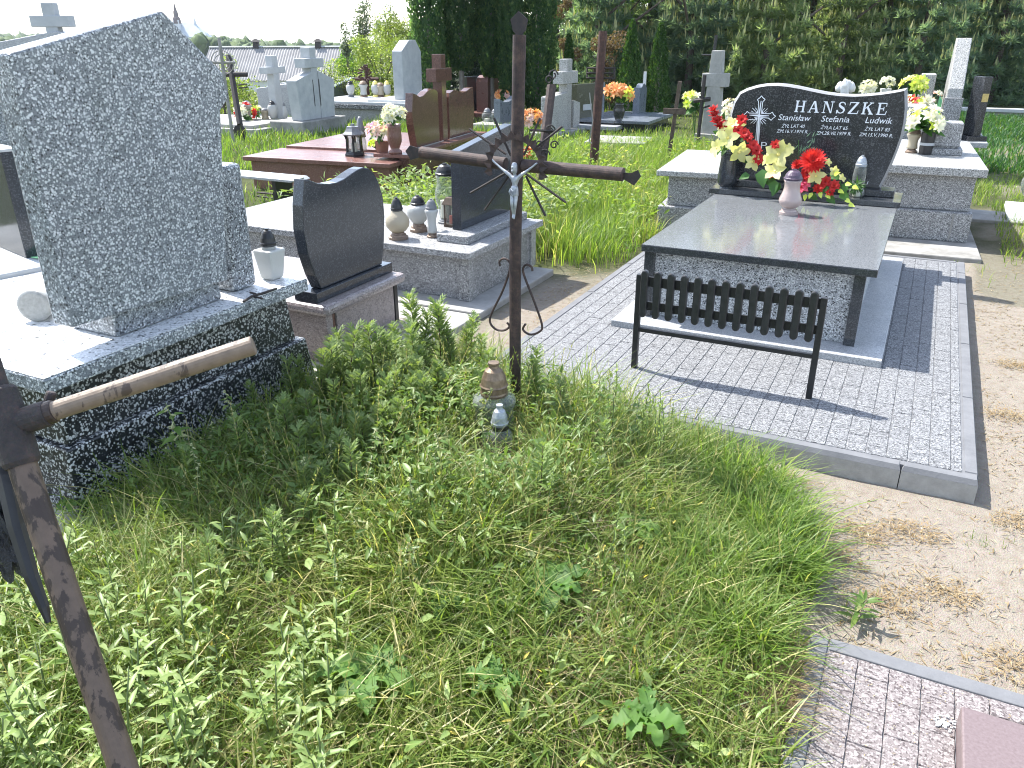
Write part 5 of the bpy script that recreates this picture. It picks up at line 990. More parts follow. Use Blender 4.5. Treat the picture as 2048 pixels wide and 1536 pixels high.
g = G(); g.hexa([bp(0, -5, zg_), bp(Lb, -5, zg_), bp(Lb, 5, zg_), bp(0, 5, zg_)], [bp(0, -5, ze_), bp(Lb, -5, ze_), bp(Lb, 5, ze_), bp(0, 5, ze_)]); g.add([bp(0, -5, ze_), bp(0, 5, ze_), bp(0, 0, zr_-.1)], [(0, 1, 2)]); g.add([bp(Lb, -5, ze_), bp(Lb, 5, ze_), bp(Lb, 0, zr_-.1)], [(0, 1, 2)]); g.out('wall', WALLM, t, recalc=False)
G().hexa([bp(-1, -.25, zr_+.02), bp(Lb+1, -.25, zr_+.02), bp(Lb+1, .25, zr_+.02), bp(-1, .25, zr_+.02)], [bp(-1, -.12, zr_+.16), bp(Lb+1, -.12, zr_+.16), bp(Lb+1, .12, zr_+.16), bp(-1, .12, zr_+.16)]).out('ridge_cap', CONC_P, rf)
for px in (513, 637):
    u = (Vector(aD(px, 95, D_))-A_).dot(ax_); g = G(); g.hexa([bp(u-.35, -.3, zr_-.1), bp(u+.35, -.3, zr_-.1), bp(u+.35, .3, zr_-.1), bp(u-.35, .3, zr_-.1)], [bp(u-.3, -.3, zr_+.6), bp(u+.3, -.3, zr_+.6), bp(u+.3, .3, zr_+.6), bp(u-.3, .3, zr_+.6)])
    g.hexa([bp(u-.55, -.4, zr_+.6), bp(u+.55, -.4, zr_+.6), bp(u+.55, .4, zr_+.6), bp(u-.55, .4, zr_+.6)], [bp(u-.1, -.1, zr_+.95), bp(u+.1, -.1, zr_+.95), bp(u+.1, .1, zr_+.95), bp(u-.1, .1, zr_+.95)]); g.out('roof_vent', RUST_D, rf)
for k in range(4): u = 3+k*4.2; g = G(); g.hexa([bp(u, -5.06, ze_-1.9), bp(u+1, -5.06, ze_-1.9), bp(u+1, -5.0, ze_-1.9), bp(u, -5.0, ze_-1.9)], [bp(u, -5.06, ze_-.9), bp(u+1, -5.06, ze_-.9), bp(u+1, -5.0, ze_-.9), bp(u, -5.0, ze_-.9)]); g.out('window', BLK, t)
# church
D_ = 500; PAL = plain('pale_church_wall', (.50, .53, .55), (.58, .6, .62), .2, .9, 0); SLATE = plain('blue_slate_roof', (.32, .36, .40), (.40, .44, .48), .3, .7, 0); BRK = plain('dark_brick', (.06, .04, .042), (.10, .07, .068), 1.0, .9, 0)
O_ = Vector(aD(396, 90, D_)); O_.z = -11.5
def chp(u, v, z): p = O_+ud*u+fd*v; return (p.x, p.y, z)
t = thing('church', 'distant pale church with blue grey roof and dark slender spire', 'church', tuple(O_))
zr_, ze_ = 8.6, .8
G().hexa([chp(-16, -4, -12), chp(6, -4, -12), chp(6, 9, -12), chp(-16, 9, -12)], [chp(-16, -4, ze_), chp(6, -4, ze_), chp(6, 9, ze_), chp(-16, 9, ze_)]).out('nave_wall', PAL, t)
g = G(); g.add([chp(-16.5, -4.5, ze_-.3), chp(6.5, -4.5, ze_-.3), chp(-1, 2.5, zr_), chp(-16.5, 2.5, zr_), chp(-16.5, 9.5, ze_-.3), chp(6.5, 9.5, ze_-.3)], [(0, 1, 2, 3), (3, 2, 5, 4), (1, 5, 2)]); g.out('roof', SLATE, t, recalc=False)
g = G(); g.hexa([chp(-1.2, 1.5, zr_-1), chp(.2, 1.5, zr_-1), chp(.2, 3, zr_-1), chp(-1.2, 3, zr_-1)], [chp(-.6, 2.1, zr_+3), chp(-.4, 2.1, zr_+3), chp(-.4, 2.4, zr_+3), chp(-.6, 2.4, zr_+3)]); g.out('pinnacle', PAL, t)
G().hexa([chp(6.02, -1, -12), chp(8.2, -1, -12), chp(8.2, 4, -12), chp(6.02, 4, -12)], [chp(6.02, -1, 3), chp(8.2, -1, -1), chp(8.2, 4, -1), chp(6.02, 4, 3)]).out('apse_wall', PAL, t)
for u in (-12, -6, 0, 4): G().hexa([chp(u, -4.1, -8), chp(u+.9, -4.1, -8), chp(u+.9, -4.02, -8), chp(u, -4.02, -8)], [chp(u, -4.1, -3.5), chp(u+.9, -4.1, -3.5), chp(u+.9, -4.02, -3.5), chp(u, -4.02, -3.5)]).out('window', SLATE, t)
w = 1.8; uT = (Vector(aD(361, 50, D_))-O_).dot(ud)
g = G(); g.hexa([chp(uT-w, -2, -12), chp(uT+w, -2, -12), chp(uT+w, 2, -12), chp(uT-w, 2, -12)], [chp(uT-w, -2, 10), chp(uT+w, -2, 10), chp(uT+w, 2, 10), chp(uT-w, 2, 10)]); g.out('tower', PAL, t)
g = G(); g.lathe([(2.6, 8), (2.3, 11), (1.5, 12), (1.3, 15), (.9, 15.6), (.25, 19.3), (0, 19.5)], chp(uT, 0, 0), 8); g.out('spire', BRK, t)
# far woods: one mass
def far_woods(name, label, xs, py, d, hgt, mat, n, spread):
    V = []; F = []; T = []; rg = np.random.default_rng(int(d)); b = 0; bm = bmesh.new(); bmesh.ops.create_icosphere(bm, subdivisions=2, radius=1); bv = np.array([v.co for v in bm.verts]); bf = np.array([[v.index for v in f.verts] for f in bm.faces]); bm.free()
    for k in range(n):
        px = rg.uniform(*xs); dd = d+rg.uniform(0, spread); c = aD(px, 768, dd); z0 = float(gz(c[0], c[1])); h = hgt*rg.uniform(.6, 1.15); w_ = h*rg.uniform(.35, .6)
        top = float(aD(px, np.interp(px, *py)+rg.uniform(-2, 8), dd)[2]); v = bv*(1+.5*rg.normal(size=(len(bv), 1))*.5)*np.array([w_, w_, h*.55]); v[:, 2] += top-h*.5
        v[:, 0] += c[0]; v[:, 1] += c[1]; V.append(v); F.append(bf+b); b += len(bv); T.append(np.full(len(bv), rg.uniform(0, 1)))
    o = strips(name, np.concatenate(V), np.zeros((0, 4), np.int64), np.concatenate(F), mat, np.concatenate(T)); o['kind'] = 'stuff'; return o
FARG = leafmat('far_wood_green', (.05, .085, .03), (.10, .14, .05), None, .15, .8)
far_woods('far_forest', '', (-400, 1400), ([-400, 0, 60, 430, 470, 520, 600, 700, 830, 1400], [66, 70, 72, 68, 66, 72, 84, 86, 86, 84]), 620, 9, FARG, 1500, 250)
far_woods('wooded_slope', '', (-300, 1100), ([-300, 0, 60, 430, 500, 560, 640, 700, 1100], [72, 72, 74, 76, 72, 78, 84, 84, 84]), 260, 5, FARG, 600, 160)

# ------------------------------------------------------------------ trees
BARK = plain('bark', (.07, .055, .045), (.15, .12, .1), 18, .9, .6); BARK_P = plain('pale_bark', (.16, .14, .12), (.26, .235, .205), 18, .9, .6)
M_THU = leafmat('thuja_green', (.034, .08, .038), (.08, .145, .062), (.15, .21, .085), .62, .6); M_ARB = leafmat('young_thuja_green', (.02, .055, .012), (.05, .11, .025), (.11, .17, .04), .3, .6)
M_PIN = leafmat('pine_needles', (.10, .165, .135), (.185, .26, .20), (.23, .31, .23), .62, .5); M_PIN2 = leafmat('pine_needles_yellowish', (.115, .165, .09), (.19, .245, .14), (.23, .285, .16), .62, .5); M_CAN = leafmat('pine_candles', (.28, .3, .14), (.42, .42, .22), None, .25, .6)
M_DEC = leafmat('spring_leaves', (.07, .16, .02), (.15, .26, .04), (.24, .32, .08), .5, .5); M_SHR = leafmat('blossoming_shrub_leaves', (.10, .15, .03), (.2, .26, .06), (.55, .56, .42), .45, .5); M_DEAD = leafmat('brown_dry_foliage', (.10, .065, .035), (.2, .14, .075), None, .25, .7); M_LAR = leafmat('thin_conifer', (.10, .135, .095), (.16, .2, .14), None, .3, .6)
def trunk(h, r, parent, mat, lean=(0, 0), limbs=0, seed=0):
    rg = random.Random(seed); g = G(); g.tube([(lean[0]*u*u, lean[1]*u*u, h*u-.2) for u in (0, .2, .45, .7, 1)], [r*1.3, r, r*.8, r*.55, r*.15], 9)
    for k in range(limbs):
        u = .3+.6*k/max(1, limbs); a = rg.uniform(0, 6.28); L = (1-u)*h*.5+.4; p = Vector((lean[0]*u*u, lean[1]*u*u, h*u)); g.tube([p, p+Vector((math.cos(a)*L*.5, math.sin(a)*L*.5, L*.35)), p+Vector((math.cos(a)*L, math.sin(a)*L, L*.55))], [r*.35, r*.25, r*.05], 5)
    return g.out('trunk', mat, parent)
def column_tree(name, label, loc, H_, R_, z0, mat, n, size, group, seed, top=.35, taper=0, stem=True, lean=(0, 0)):
    """dense upright conifer: fans of scaly sprays on an irregular column"""
    t = thing(name, label, 'tree', loc, random.uniform(0, 6), group, True); rg = np.random.default_rng(seed)
    u = rg.uniform(0, 1, n)**.9; a = rg.uniform(0, 2*np.pi, n); lump = 1+.1*np.sin(2*a+5*u*H_/2)+.11*np.sin(5*a-13*u*H_/2+1)+.10*np.sin(8*a+23*u)
    sh = np.minimum(1, (1-u)/top)**.6*(1-taper*u)*np.minimum(1, .6+u*5); r = R_*sh*lump*rg.uniform(.45, 1.0, n)**.5
    P = np.stack([r*np.cos(a)+lean[0]*u, r*np.sin(a)+lean[1]*u, z0+(H_-z0)*u], 1); O = np.stack([np.cos(a), np.sin(a), np.zeros(n)], 1)
    D = O*rg.uniform(.1, .7, (n, 1))+np.array([0, 0, 1])*rg.uniform(.5, 1.2, (n, 1))+unit(n)*.35; N = O+unit(n)*.7
    V, F4, F3, k = leaf_arrays(P, D, N, size*rg.uniform(.6, 1.4, n), size*.36*rg.uniform(.7, 1.3, n))
    strips('crown', V, F4, F3, mat, np.repeat(np.clip(rg.normal(.42, .25, n)+.12*(lump-1)*3, 0, 1), k), t)
    trunk(H_*.9, .07*R_/.4, t, BARK_P, lean); return t
for k, (px, py, d, R_, z0, H_, lab) in enumerate([(866, 238, 18.6, .44, .15, 5.3, 'tall dark thuja, leftmost of the row, clothed to the ground'), (925, 236, 18.8, .40, 1.0, 5.5, 'tall dark thuja with two bare pale stems below its foliage'), (985, 236, 18.9, .34, .85, 5.6, 'tall dark thuja with one bare trunk, third of the row'), (1022, 238, 18.2, .26, .1, 4.6, 'slim thuja right behind the rusty pipe cross'), (1075, 240, 18.6, .42, .05, 5.6, 'tall dark thuja at the right end of the row')]):
    c = aD(px, py, d); column_tree('thuja_tree', lab, (c[0], c[1], 0), H_, R_*.88, z0, M_THU, 15000, .08, 'dark thuja trees in a row', 30+k, .3)
    if k == 1:
        for s in (-.12, .16): G().tube([(s, 0, -.1), (s*.8, 0, 1.2)], .035, 7).out('stem', BARK_P, bpy.data.objects['thuja_tree.001'])
for k, (px, py, d, R_, H_, lab) in enumerate([(1134, 248, 18.2, .2, 1.75, 'small pointed thuja behind the pale stone cross'), (1255, 244, 19.2, .30, 2.05, 'small cone-shaped thuja left of its twin by the black headstone'), (1310, 246, 19.4, .33, 1.98, 'small cone-shaped thuja, broader twin at the edge of the pines')]):
    c = aD(px, py, d); column_tree('young_thuja', lab, (c[0], c[1], 0), H_, R_, .02, M_ARB, 5000, .06, 'young cone-shaped thujas', 50+k, .75, .25)
def pine(name, label, loc, H_, R_, seed, mat, group, src=None):
    if src is not None:
        c = inst(src, loc, random.uniform(0, 6.28), H_, label, group=group); return c
    t = thing(name, label, 'tree', loc, 0, group, True); rg = np.random.default_rng(seed); Q = []; DD = []
    lev = 14
    for i in range(lev):
        u = i/lev; z = .02+.96*u; rr = R_*(1-u)**.75*(1 if u > .08 else .85); nb = int(9-4*u)
        for b in range(nb):
            a = 2*math.pi*(b+rg.uniform(-.35, .35))/nb+i; L = rr*rg.uniform(.7, 1.12); nt = int(5+17*L/R_)
            for q in range(nt):
                s = .25+.75*(q+rg.uniform(0, 1))/nt; sp = .11*L*(1.1-s)+.014; off = rg.normal(size=3)*sp*.7
                p = np.array([math.cos(a)*L*s, math.sin(a)*L*s, z-.02*s+.22*L*s*s*s])+off*np.array([1, 1, .6]); Q.append(p); DD.append([math.cos(a)*.55, math.sin(a)*.55, .75])
    Q = np.array(Q); DD = np.array(DD); m = len(Q); nn = 15; P = np.repeat(Q, nn, 0); D = np.repeat(DD, nn, 0)*.75+unit(m*nn)*.85
    N = unit(m*nn); L = rg.uniform(.022, .04, m*nn); P = P+D/np.linalg.norm(D, axis=1, keepdims=True)*rg.uniform(-.006, .012, (m*nn, 1))
    S = np.cross(D, N); S /= np.linalg.norm(S, axis=1, keepdims=True)+1e-9; D /= np.linalg.norm(D, axis=1, keepdims=True); W = .0034
    V = np.stack([P-S*W, P+S*W, P+D*L[:, None]], 1).reshape(-1, 3); F3 = np.arange(m*nn*3).reshape(-1, 3); T = np.repeat(np.repeat(np.clip(rg.normal(.45, .22, m), 0, 1), nn), 3)
    out = np.argsort(-np.hypot(Q[:, 0], Q[:, 1])-.6*Q[:, 2])[:int(m*.62)]; pick = rg.choice(out, int(m*.42), replace=False); Pc = Q[pick]; nc = len(pick)
    Dc = np.array([[0, 0, 1]])+unit(nc)*.16; Lc = rg.uniform(.035, .075, nc); Vc, F4c, F3c, k = leaf_arrays(Pc, Dc, unit(nc), Lc, np.full(nc, .0055))
    V2 = np.concatenate([V, Vc]); F = np.concatenate([F3, F3c+len(V)]); mi = np.concatenate([np.zeros(len(F3)), np.ones(len(F3c))])
    strips('crown', V2, np.zeros((0, 4), np.int64), F, [mat, M_CAN], np.concatenate([T, np.repeat(rg.uniform(0, 1, nc), k)]), t, mi)
    trunk(.97, .02, t, BARK, (0, 0), 5, seed); t.scale = (H_,)*3; return t
spots = [(1190, 21.5, 5.2, 'c'), (1290, 23.0, 6.5, 'a'), (1372, 21.0, 5.6, 'b'), (1440, 23.5, 7.0, 'a'), (1520, 20.2, 5.4, 'd'), (1600, 22.8, 6.6, 'b'), (1668, 20.6, 5.0, 'd'), (1745, 22.5, 6.4, 'd'), (1822, 21.0, 5.3, 'b'), (1900, 23.0, 6.4, 'a'), (1975, 22.0, 5.6, 'b'), (2052, 24.0, 6.6, 'a'), (2130, 23.0, 6.0, 'd'), (1560, 25.5, 8.0, 'a'), (1780, 26.0, 8.2, 'b'), (1340, 26.5, 8.0, 'b'), (2000, 26.5, 8.2, 'a'), (1450, 27, 8.6, 'a'), (1680, 27, 8.6, 'a'), (1890, 27.5, 8.6, 'b'), (1230, 27, 8, 'b'), (1110, 24.5, 6, 'a')]
src = {}; sd = {'a': (M_PIN, 101), 'b': (M_PIN, 202), 'c': (M_PIN, 303), 'd': (M_PIN2, 404)}
PL = ['bushy dark pine at the left end of the pine belt', 'silvery blue-green pine just above the two small thujas', 'dark pine directly behind the thin black iron cross', 'dark pine directly behind the concrete cross', 'yellowish pine behind the left shoulder of the charcoal headstone', 'dark pine behind the surname on the charcoal headstone', 'yellowish pine above the cherub bust on the headstone', 'yellowish pine above the white potted chrysanthemum', 'dark pine above the yellow green leafy flowers', 'dark pine just left of the white edge-on stone', 'dark pine directly behind the black pillar stone', 'dark pine at the right edge of the picture', 'yellowish pine partly beyond the right edge']
for k, (px, d, h, v) in enumerate(spots):
    c = aD(px, 215, d); loc = (c[0], c[1], -.1)
    lab = PL[k] if k < len(PL) else 'tall dark pine showing only between and above the front pines'
    o = pine('pine_tree', lab, loc, h, .30, sd[v][1], sd[v][0], 'pines behind the graves', src.get(v))
    if v not in src: src[v] = o
def leafy(name, label, loc, H_, R_, mat, n, size, seed, z0=.1, blobs=9, group=None, thin=0, bark=BARK, cat='tree'):
    t = thing(name, label, cat, loc, 0, group, True); rg = np.random.default_rng(seed)
    B = np.stack([rg.normal(0, R_*.45, blobs), rg.normal(0, R_*.45, blobs), z0*H_+(H_*(1-z0))*rg.uniform(.15, .9, blobs)], 1); br = R_*rg.uniform(.3, .6, blobs)
    w = rg.integers(0, blobs, n); d = unit(n); P = B[w]+d*(br[w]*rg.uniform(.35, 1.05, n)**.6)[:, None]*np.array([1, 1, 1.0+thin]); P = P[P[:, 2] > .02]; n = len(P); D = unit(n)*.8+np.array([0, 0, -.1]); N = unit(n)+np.array([0, 0, .8])
    V, F4, F3, k = leaf_arrays(P, D, N, size*rg.uniform(.6, 1.3, n), size*.3*rg.uniform(.7, 1.3, n)); strips('crown', V, F4, F3, mat, np.repeat(np.clip(rg.normal(.45, .27, n), 0, 1), k), t)
    g = G(); g.tube([(0, 0, -.1), (.03, 0, H_*.35), (0, .04, H_*.75)], [.05*R_, .035*R_, .012*R_], 7)
    for b in range(blobs): g.tube([(0, 0, H_*.15), tuple(B[b]*np.array([.5, .5, .75])), tuple(B[b])], [.025*R_, .018*R_, .006*R_], 5)
    g.out('trunk', bark, t); return t
M_DARK = leafmat('dark_evergreen_leaves', (.012, .03, .012), (.03, .06, .025), None, .25, .5)
def at(px, d): c = aD(px, 230, d); return (c[0], c[1], float(gz(c[0], c[1])))
def lz(px, d, py): return float(aD(px, py, d)[2])
leafy('broadleaf_tree', 'bright spring green broadleaf tree glowing between thujas and pines', at(1195, 23), 5.5, 1.3, M_DEC, 11000, .09, 61, blobs=16); leafy('broadleaf_tree', 'bright green broadleaf tree high above the tall rusty cross', at(1225, 27), 7.5, 1.6, M_DEC, 9000, .11, 62, .3, 12)
leafy('evergreen_shrub', 'dark evergreen bush in the shade behind the thuja stems', at(925, 21.5), 2.3, .9, M_DARK, 9000, .08, 81, .0, 16, cat='shrub'); leafy('evergreen_shrub', 'dark evergreen bush behind the third and fourth thujas', at(1005, 21.8), 2.4, .9, M_DARK, 9000, .08, 82, .0, 16, cat='shrub'); leafy('evergreen_shrub', 'dark evergreen bush at the left foot of the thuja row', at(865, 21.8), 2.0, .7, M_DARK, 7000, .08, 83, .0, 14, cat='shrub')
leafy('dry_shrub', 'brown dried-up shrub beside the right end of thuja row', at(1122, 19.6), 2.7, .28, M_DEAD, 2600, .06, 63, .1, 9, cat='shrub'); leafy('dry_shrub', 'thin brownish shrub behind the tall rusty cross', at(1218, 20.0), 2.0, .42, M_DEAD, 2600, .06, 64, .02, 10, cat='shrub')
leafy('flowering_shrub', 'pale flowering shrub left of the tall white headstone', at(768, 22), lz(768, 22, 78)+.2, 1.0, M_SHR, 9000, .06, 65, .02, 16, cat='shrub'); leafy('flowering_shrub', 'loose white blossomed shrub close to the dark thujas', at(808, 24), lz(808, 24, 30), .75, M_SHR, 6000, .06, 66, .05, 14, cat='shrub')
leafy('flowering_shrub', 'thin twiggy shrub before the barn roof at left of the flowering one', at(690, 23), lz(690, 23, 125), .6, M_SHR, 1600, .05, 67, .02, 12, cat='shrub')
leafy('round_shrub', 'rounded yellow green shrub against the sky by the barn end', at(712, 34), lz(712, 34, 66), 1.1, M_DEC, 4500, .1, 68, .3, 9, cat='shrub')
leafy('spindly_conifer', 'spindly grey green conifer, left of two against the white sky', at(737, 30), lz(737, 30, -5), .42, M_LAR, 1300, .10, 69, .3, 16, thin=1.2); leafy('spindly_conifer', 'spindly grey green conifer with upswept branches nearest the thujas', at(782, 29), lz(782, 29, 18), .5, M_LAR, 1400, .10, 70, .3, 14, thin=1.0); leafy('spindly_conifer', 'small pale conifer, lowest against the white sky', at(704, 31), lz(704, 31, 38), .3, M_LAR, 600, .1, 71, .4, 9, thin=.8)
leafy('blossoming_shrub', 'white blossomed shrub behind the wire cross at the barn end', at(450, 19), lz(450, 19, 100), .55, M_SHR, 3200, .05, 72, .02, 12, cat='shrub'); leafy('blossoming_shrub', 'low leafy shrub between the far candles and barn wall', at(500, 20), lz(500, 20, 170), .7, M_SHR, 3000, .06, 73, .0, 9, cat='shrub'); leafy('blossoming_shrub', 'bare twigged shrub over the barn roof near the grey crosses', at(655, 21), lz(655, 21, 118), .5, M_SHR, 900, .05, 74, .02, 12, cat='shrub')

# ------------------------------------------------------------------ grass and weeds
M_GR = leafmat('grass_blades', (.075, .135, .022), (.19, .24, .055), (.46, .41, .22), .45, .42); M_GRB = leafmat('bright_grass', (.075, .145, .026), (.175, .255, .05), (.34, .35, .13), .5, .45); M_DRY = leafmat('dry_straw', (.2, .135, .065), (.31, .245, .15), (.37, .33, .25), .2, .8)
M_WEED = leafmat('weed_leaves', (.08, .15, .03), (.165, .24, .062), (.32, .34, .13), .42, .42); M_MUG = leafmat('mugwort_leaves', (.12, .185, .06), (.21, .275, .10), (.32, .36, .16), .35, .5); M_SIL = leafmat('silvery_leaves', (.17, .25, .075), (.28, .355, .13), (.38, .43, .19), .4, .42); M_STEM = plain('reddish_stem', (.06, .04, .025), (.1, .075, .04), 30, .7, 0); M_STG = plain('green_stem', (.08, .12, .035), (.13, .17, .06), 30, .6, 0); M_BIG = leafmat('broad_leaves', (.05, .12, .02), (.10, .195, .04), (.19, .28, .07), .4, .6)
def scatter(n, x0, x1, y0, y1, dens):
    X = RNG.uniform(x0, x1, n); Y = RNG.uniform(y0, y1, n); k = RNG.uniform(0, 1, n) < dens(X, Y); return X[k], Y[k]
def lawn(name, X, Y, h, w, bend, mat, tint, seg=3):
    n = len(X); P = np.stack([X, Y, gz(X, Y)-.01], 1); V, F4, F3, k = blade_arrays(P, RNG.uniform(0, 2*np.pi, n), h, w, bend, seg)
    o = strips(name, V, F4, F3, mat, np.repeat(tint, k)); o['kind'] = 'stuff'; return o
def straw_(x, y): return np.exp(-((x+.20)/.17)**2-((y-1.93)/.13)**2)
def open_(x, y): return (1-.97*np.exp(-((x+1.40)/.18)**4-((y-2.62)/.24)**4))*(1-.9*straw_(x, y)*(wob(x*3, y*3) > -.4))
def leafy_(x, y): return np.exp(-((x+1.95)/.62)**4-((y-2.65)/.62)**4)
def hfield(x, y):
    """height of the growth over the old grave: tall on the mound, short near the camera's right"""
    return .145+.17*np.exp(-((x+1.75)/.75)**2-((y-2.5)/.85)**2)+.07*sst(-.6, -1.3, x)+.05*wob(x*.9, y*.9)-.05*sst(1.9, 1.3, y)*sst(-.9, -.3, x)-.16*np.exp(-((x+1.36)/.16)**2-((y-2.56)/.26)**2)
X, Y = scatter(60000, -2.65, .12, .25, 3.75, lambda x, y: weedy(x, y)*open_(x, y)*(1-.5*leafy_(x, y))*(.55+.45*(wob(x*1.7, y*1.7) > -.35)))
n = len(X); h = np.clip(hfield(X, Y)*RNG.uniform(.45, 1.15, n), .035, .5); dry = wob(X*1.1+3, Y*1.1)+.9*np.exp(-((X+.32)/.22)**2-((Y-1.85)/.2)**2); tint = np.clip(RNG.normal(.5, .26, n)+.3*(dry > .55)+.10*dry, 0, 1)
lawn('grass', X, Y, h, RNG.uniform(.0011, .0029, n)*(1+h), RNG.uniform(.1, 1.0, n), M_GR, tint)
X, Y = scatter(52000, -2.65, .12, .25, 3.7, lambda x, y: weedy(x, y)*open_(x, y)*(1-.72*leafy_(x, y))*(.35+.65*(wob(x*2.1+1, y*2.1) > -.1))); n = len(X); dry = wob(X*1.1+3, Y*1.1)
lawn('tall_grass', X, Y, np.clip(hfield(X, Y)*RNG.uniform(.7, 1.5, n), .06, .42), RNG.uniform(.0024, .0062, n), RNG.uniform(.3, 1.35, n), M_GR, np.clip(RNG.normal(.5, .3, n)+.15*dry, 0, 1), 4)
# lusher tussocks on the right flank
X = []; Y = []; az = []
for (cx, cy, s, m) in [(-.42, 3.02, .16, 2600), (-.28, 2.72, .14, 2600), (-.2, 2.5, .10, 1500), (-.62, 3.1, .16, 1800), (-.4, 2.35, .16, 1600), (-.75, 2.6, .2, 1500), (-.95, 1.75, .14, 1100), (-.25, 2.05, .1, 900)]:
    m = int(m*.55); X.append(RNG.normal(cx, s*.6, m)); Y.append(RNG.normal(cy, s*.6, m))
X = np.concatenate(X); Y = np.concatenate(Y); n = len(X); k = X < edge_x(Y)+.05; X, Y = X[k], Y[k]; n = len(X)
lawn('tussock_grass', X, Y, RNG.uniform(.10, .28, n), RNG.uniform(.0026, .0062, n), RNG.uniform(.3, 1.25, n), M_GRB, np.clip(RNG.normal(.45, .3, n), 0, 1), 4)
# low leafy ground cover filling the mound
def cover(name, X, Y, zlo, zhi, L, mat, tn, flat_=.8):
    n = len(X); P = np.stack([X, Y, gz(X, Y)+RNG.uniform(zlo, zhi, n)], 1); D = unit(n)*np.array([1, 1, .5])+np.array([0, 0, .25]); N = unit(n)*(1-flat_)+np.array([0, 0, 1.0])
    V, F4, F3, k = leaf_arrays(P, D, N, L, L*RNG.uniform(.09, .2, n), True); o = strips(name, V, F4, F3, mat, np.repeat(tn, k)); o['kind'] = 'stuff'; return o
X, Y = scatter(42000, -2.6, -.2, 1.2, 3.5, lambda x, y: weedy(x, y)*open_(x, y)*np.exp(-((x+1.8)/.85)**4-((y-2.6)/.8)**4)); n = len(X)
cover('weed_leaves', X, Y, .03, np.clip(hfield(X, Y)*1.02, .05, .5), RNG.uniform(.022, .06, n), M_WEED, np.clip(RNG.normal(.45, .25, n), 0, 1), .4)
X, Y = scatter(5200, -2.6, 0, .4, 3.3, lambda x, y: weedy(x, y)*.9); n = len(X); cover('small_herbs', X, Y, .02, hfield(X, Y)*.75, RNG.uniform(.02, .06, n), M_WEED, np.clip(RNG.normal(.55, .25, n), 0, 1), .5)
X, Y = scatter(1500, -2.3, 0, .7, 3.2, lambda x, y: weedy(x, y)*sst(2.4, 1.4, y)); n = len(X); cover('narrow_herbs', X, Y, .03, hfield(X, Y)*.9, RNG.uniform(.04, .08, n), M_SIL, np.clip(RNG.normal(.4, .25, n), 0, 1), .2)
X, Y = scatter(350, -2.0, -.5, 1.2, 2.8, lambda x, y: weedy(x, y)*(wob(x, y) > .1)); n = len(X); cover('yellowed_leaves', X, Y, .04, .16, RNG.uniform(.02, .04, n), leafmat('yellow_leaves', (.45, .34, .06), (.6, .5, .14), None, .4, .6), RNG.uniform(0, 1, n), .3)
X, Y = scatter(24000, -2.3, 0, .6, 3.2, lambda x, y: weedy(x, y)*(wob(x*1.4+2, y*1.4) > .15)); n = len(X)
lawn('withered_grass', X, Y, np.clip(hfield(X, Y)*RNG.uniform(.5, 1.25, n), .04, .4), RNG.uniform(.001, .0026, n), RNG.uniform(.4, 1.5, n), M_DRY, np.clip(RNG.normal(.5, .25, n), 0, 1))
# seed heads of grass
X, Y = scatter(700, -2.3, -.1, .8, 3.3, lambda x, y: weedy(x, y)*.8); g = G(); tn = []
for x, y in zip(X, Y):
    z = float(gz(x, y)); h = float(hfield(x, y))*random.uniform(1.0, 1.45)+.05; a = random.uniform(0, 6.28); b = random.uniform(.05, .3)*h; e = Vector((x+b*math.cos(a), y+b*math.sin(a), z+h)); m0 = len(g.v)
    g.tube([(x, y, z), (x+b*.3*math.cos(a), y+b*.3*math.sin(a), z+h*.6), e], .0011, 3, False)
    for q in range(7): s = .72+.28*q/7; p = Vector((x+b*s*s*math.cos(a), y+b*s*s*math.sin(a), z+h*s)); d = Vector((random.uniform(-1, 1), random.uniform(-1, 1), 1.2)).normalized()*random.uniform(.012, .022); w_ = Vector((-d.y, d.x, .002)).normalized()*.0022; g.add([p, p+d*.5+w_, p+d, p+d*.5-w_], [(0, 1, 2, 3)])
    tn += [random.uniform(.6, 1)]*(len(g.v)-m0)
tag(g.out('grass_seed_heads', M_GR, None, recalc=False, tint=tn), None, None, kind='stuff')
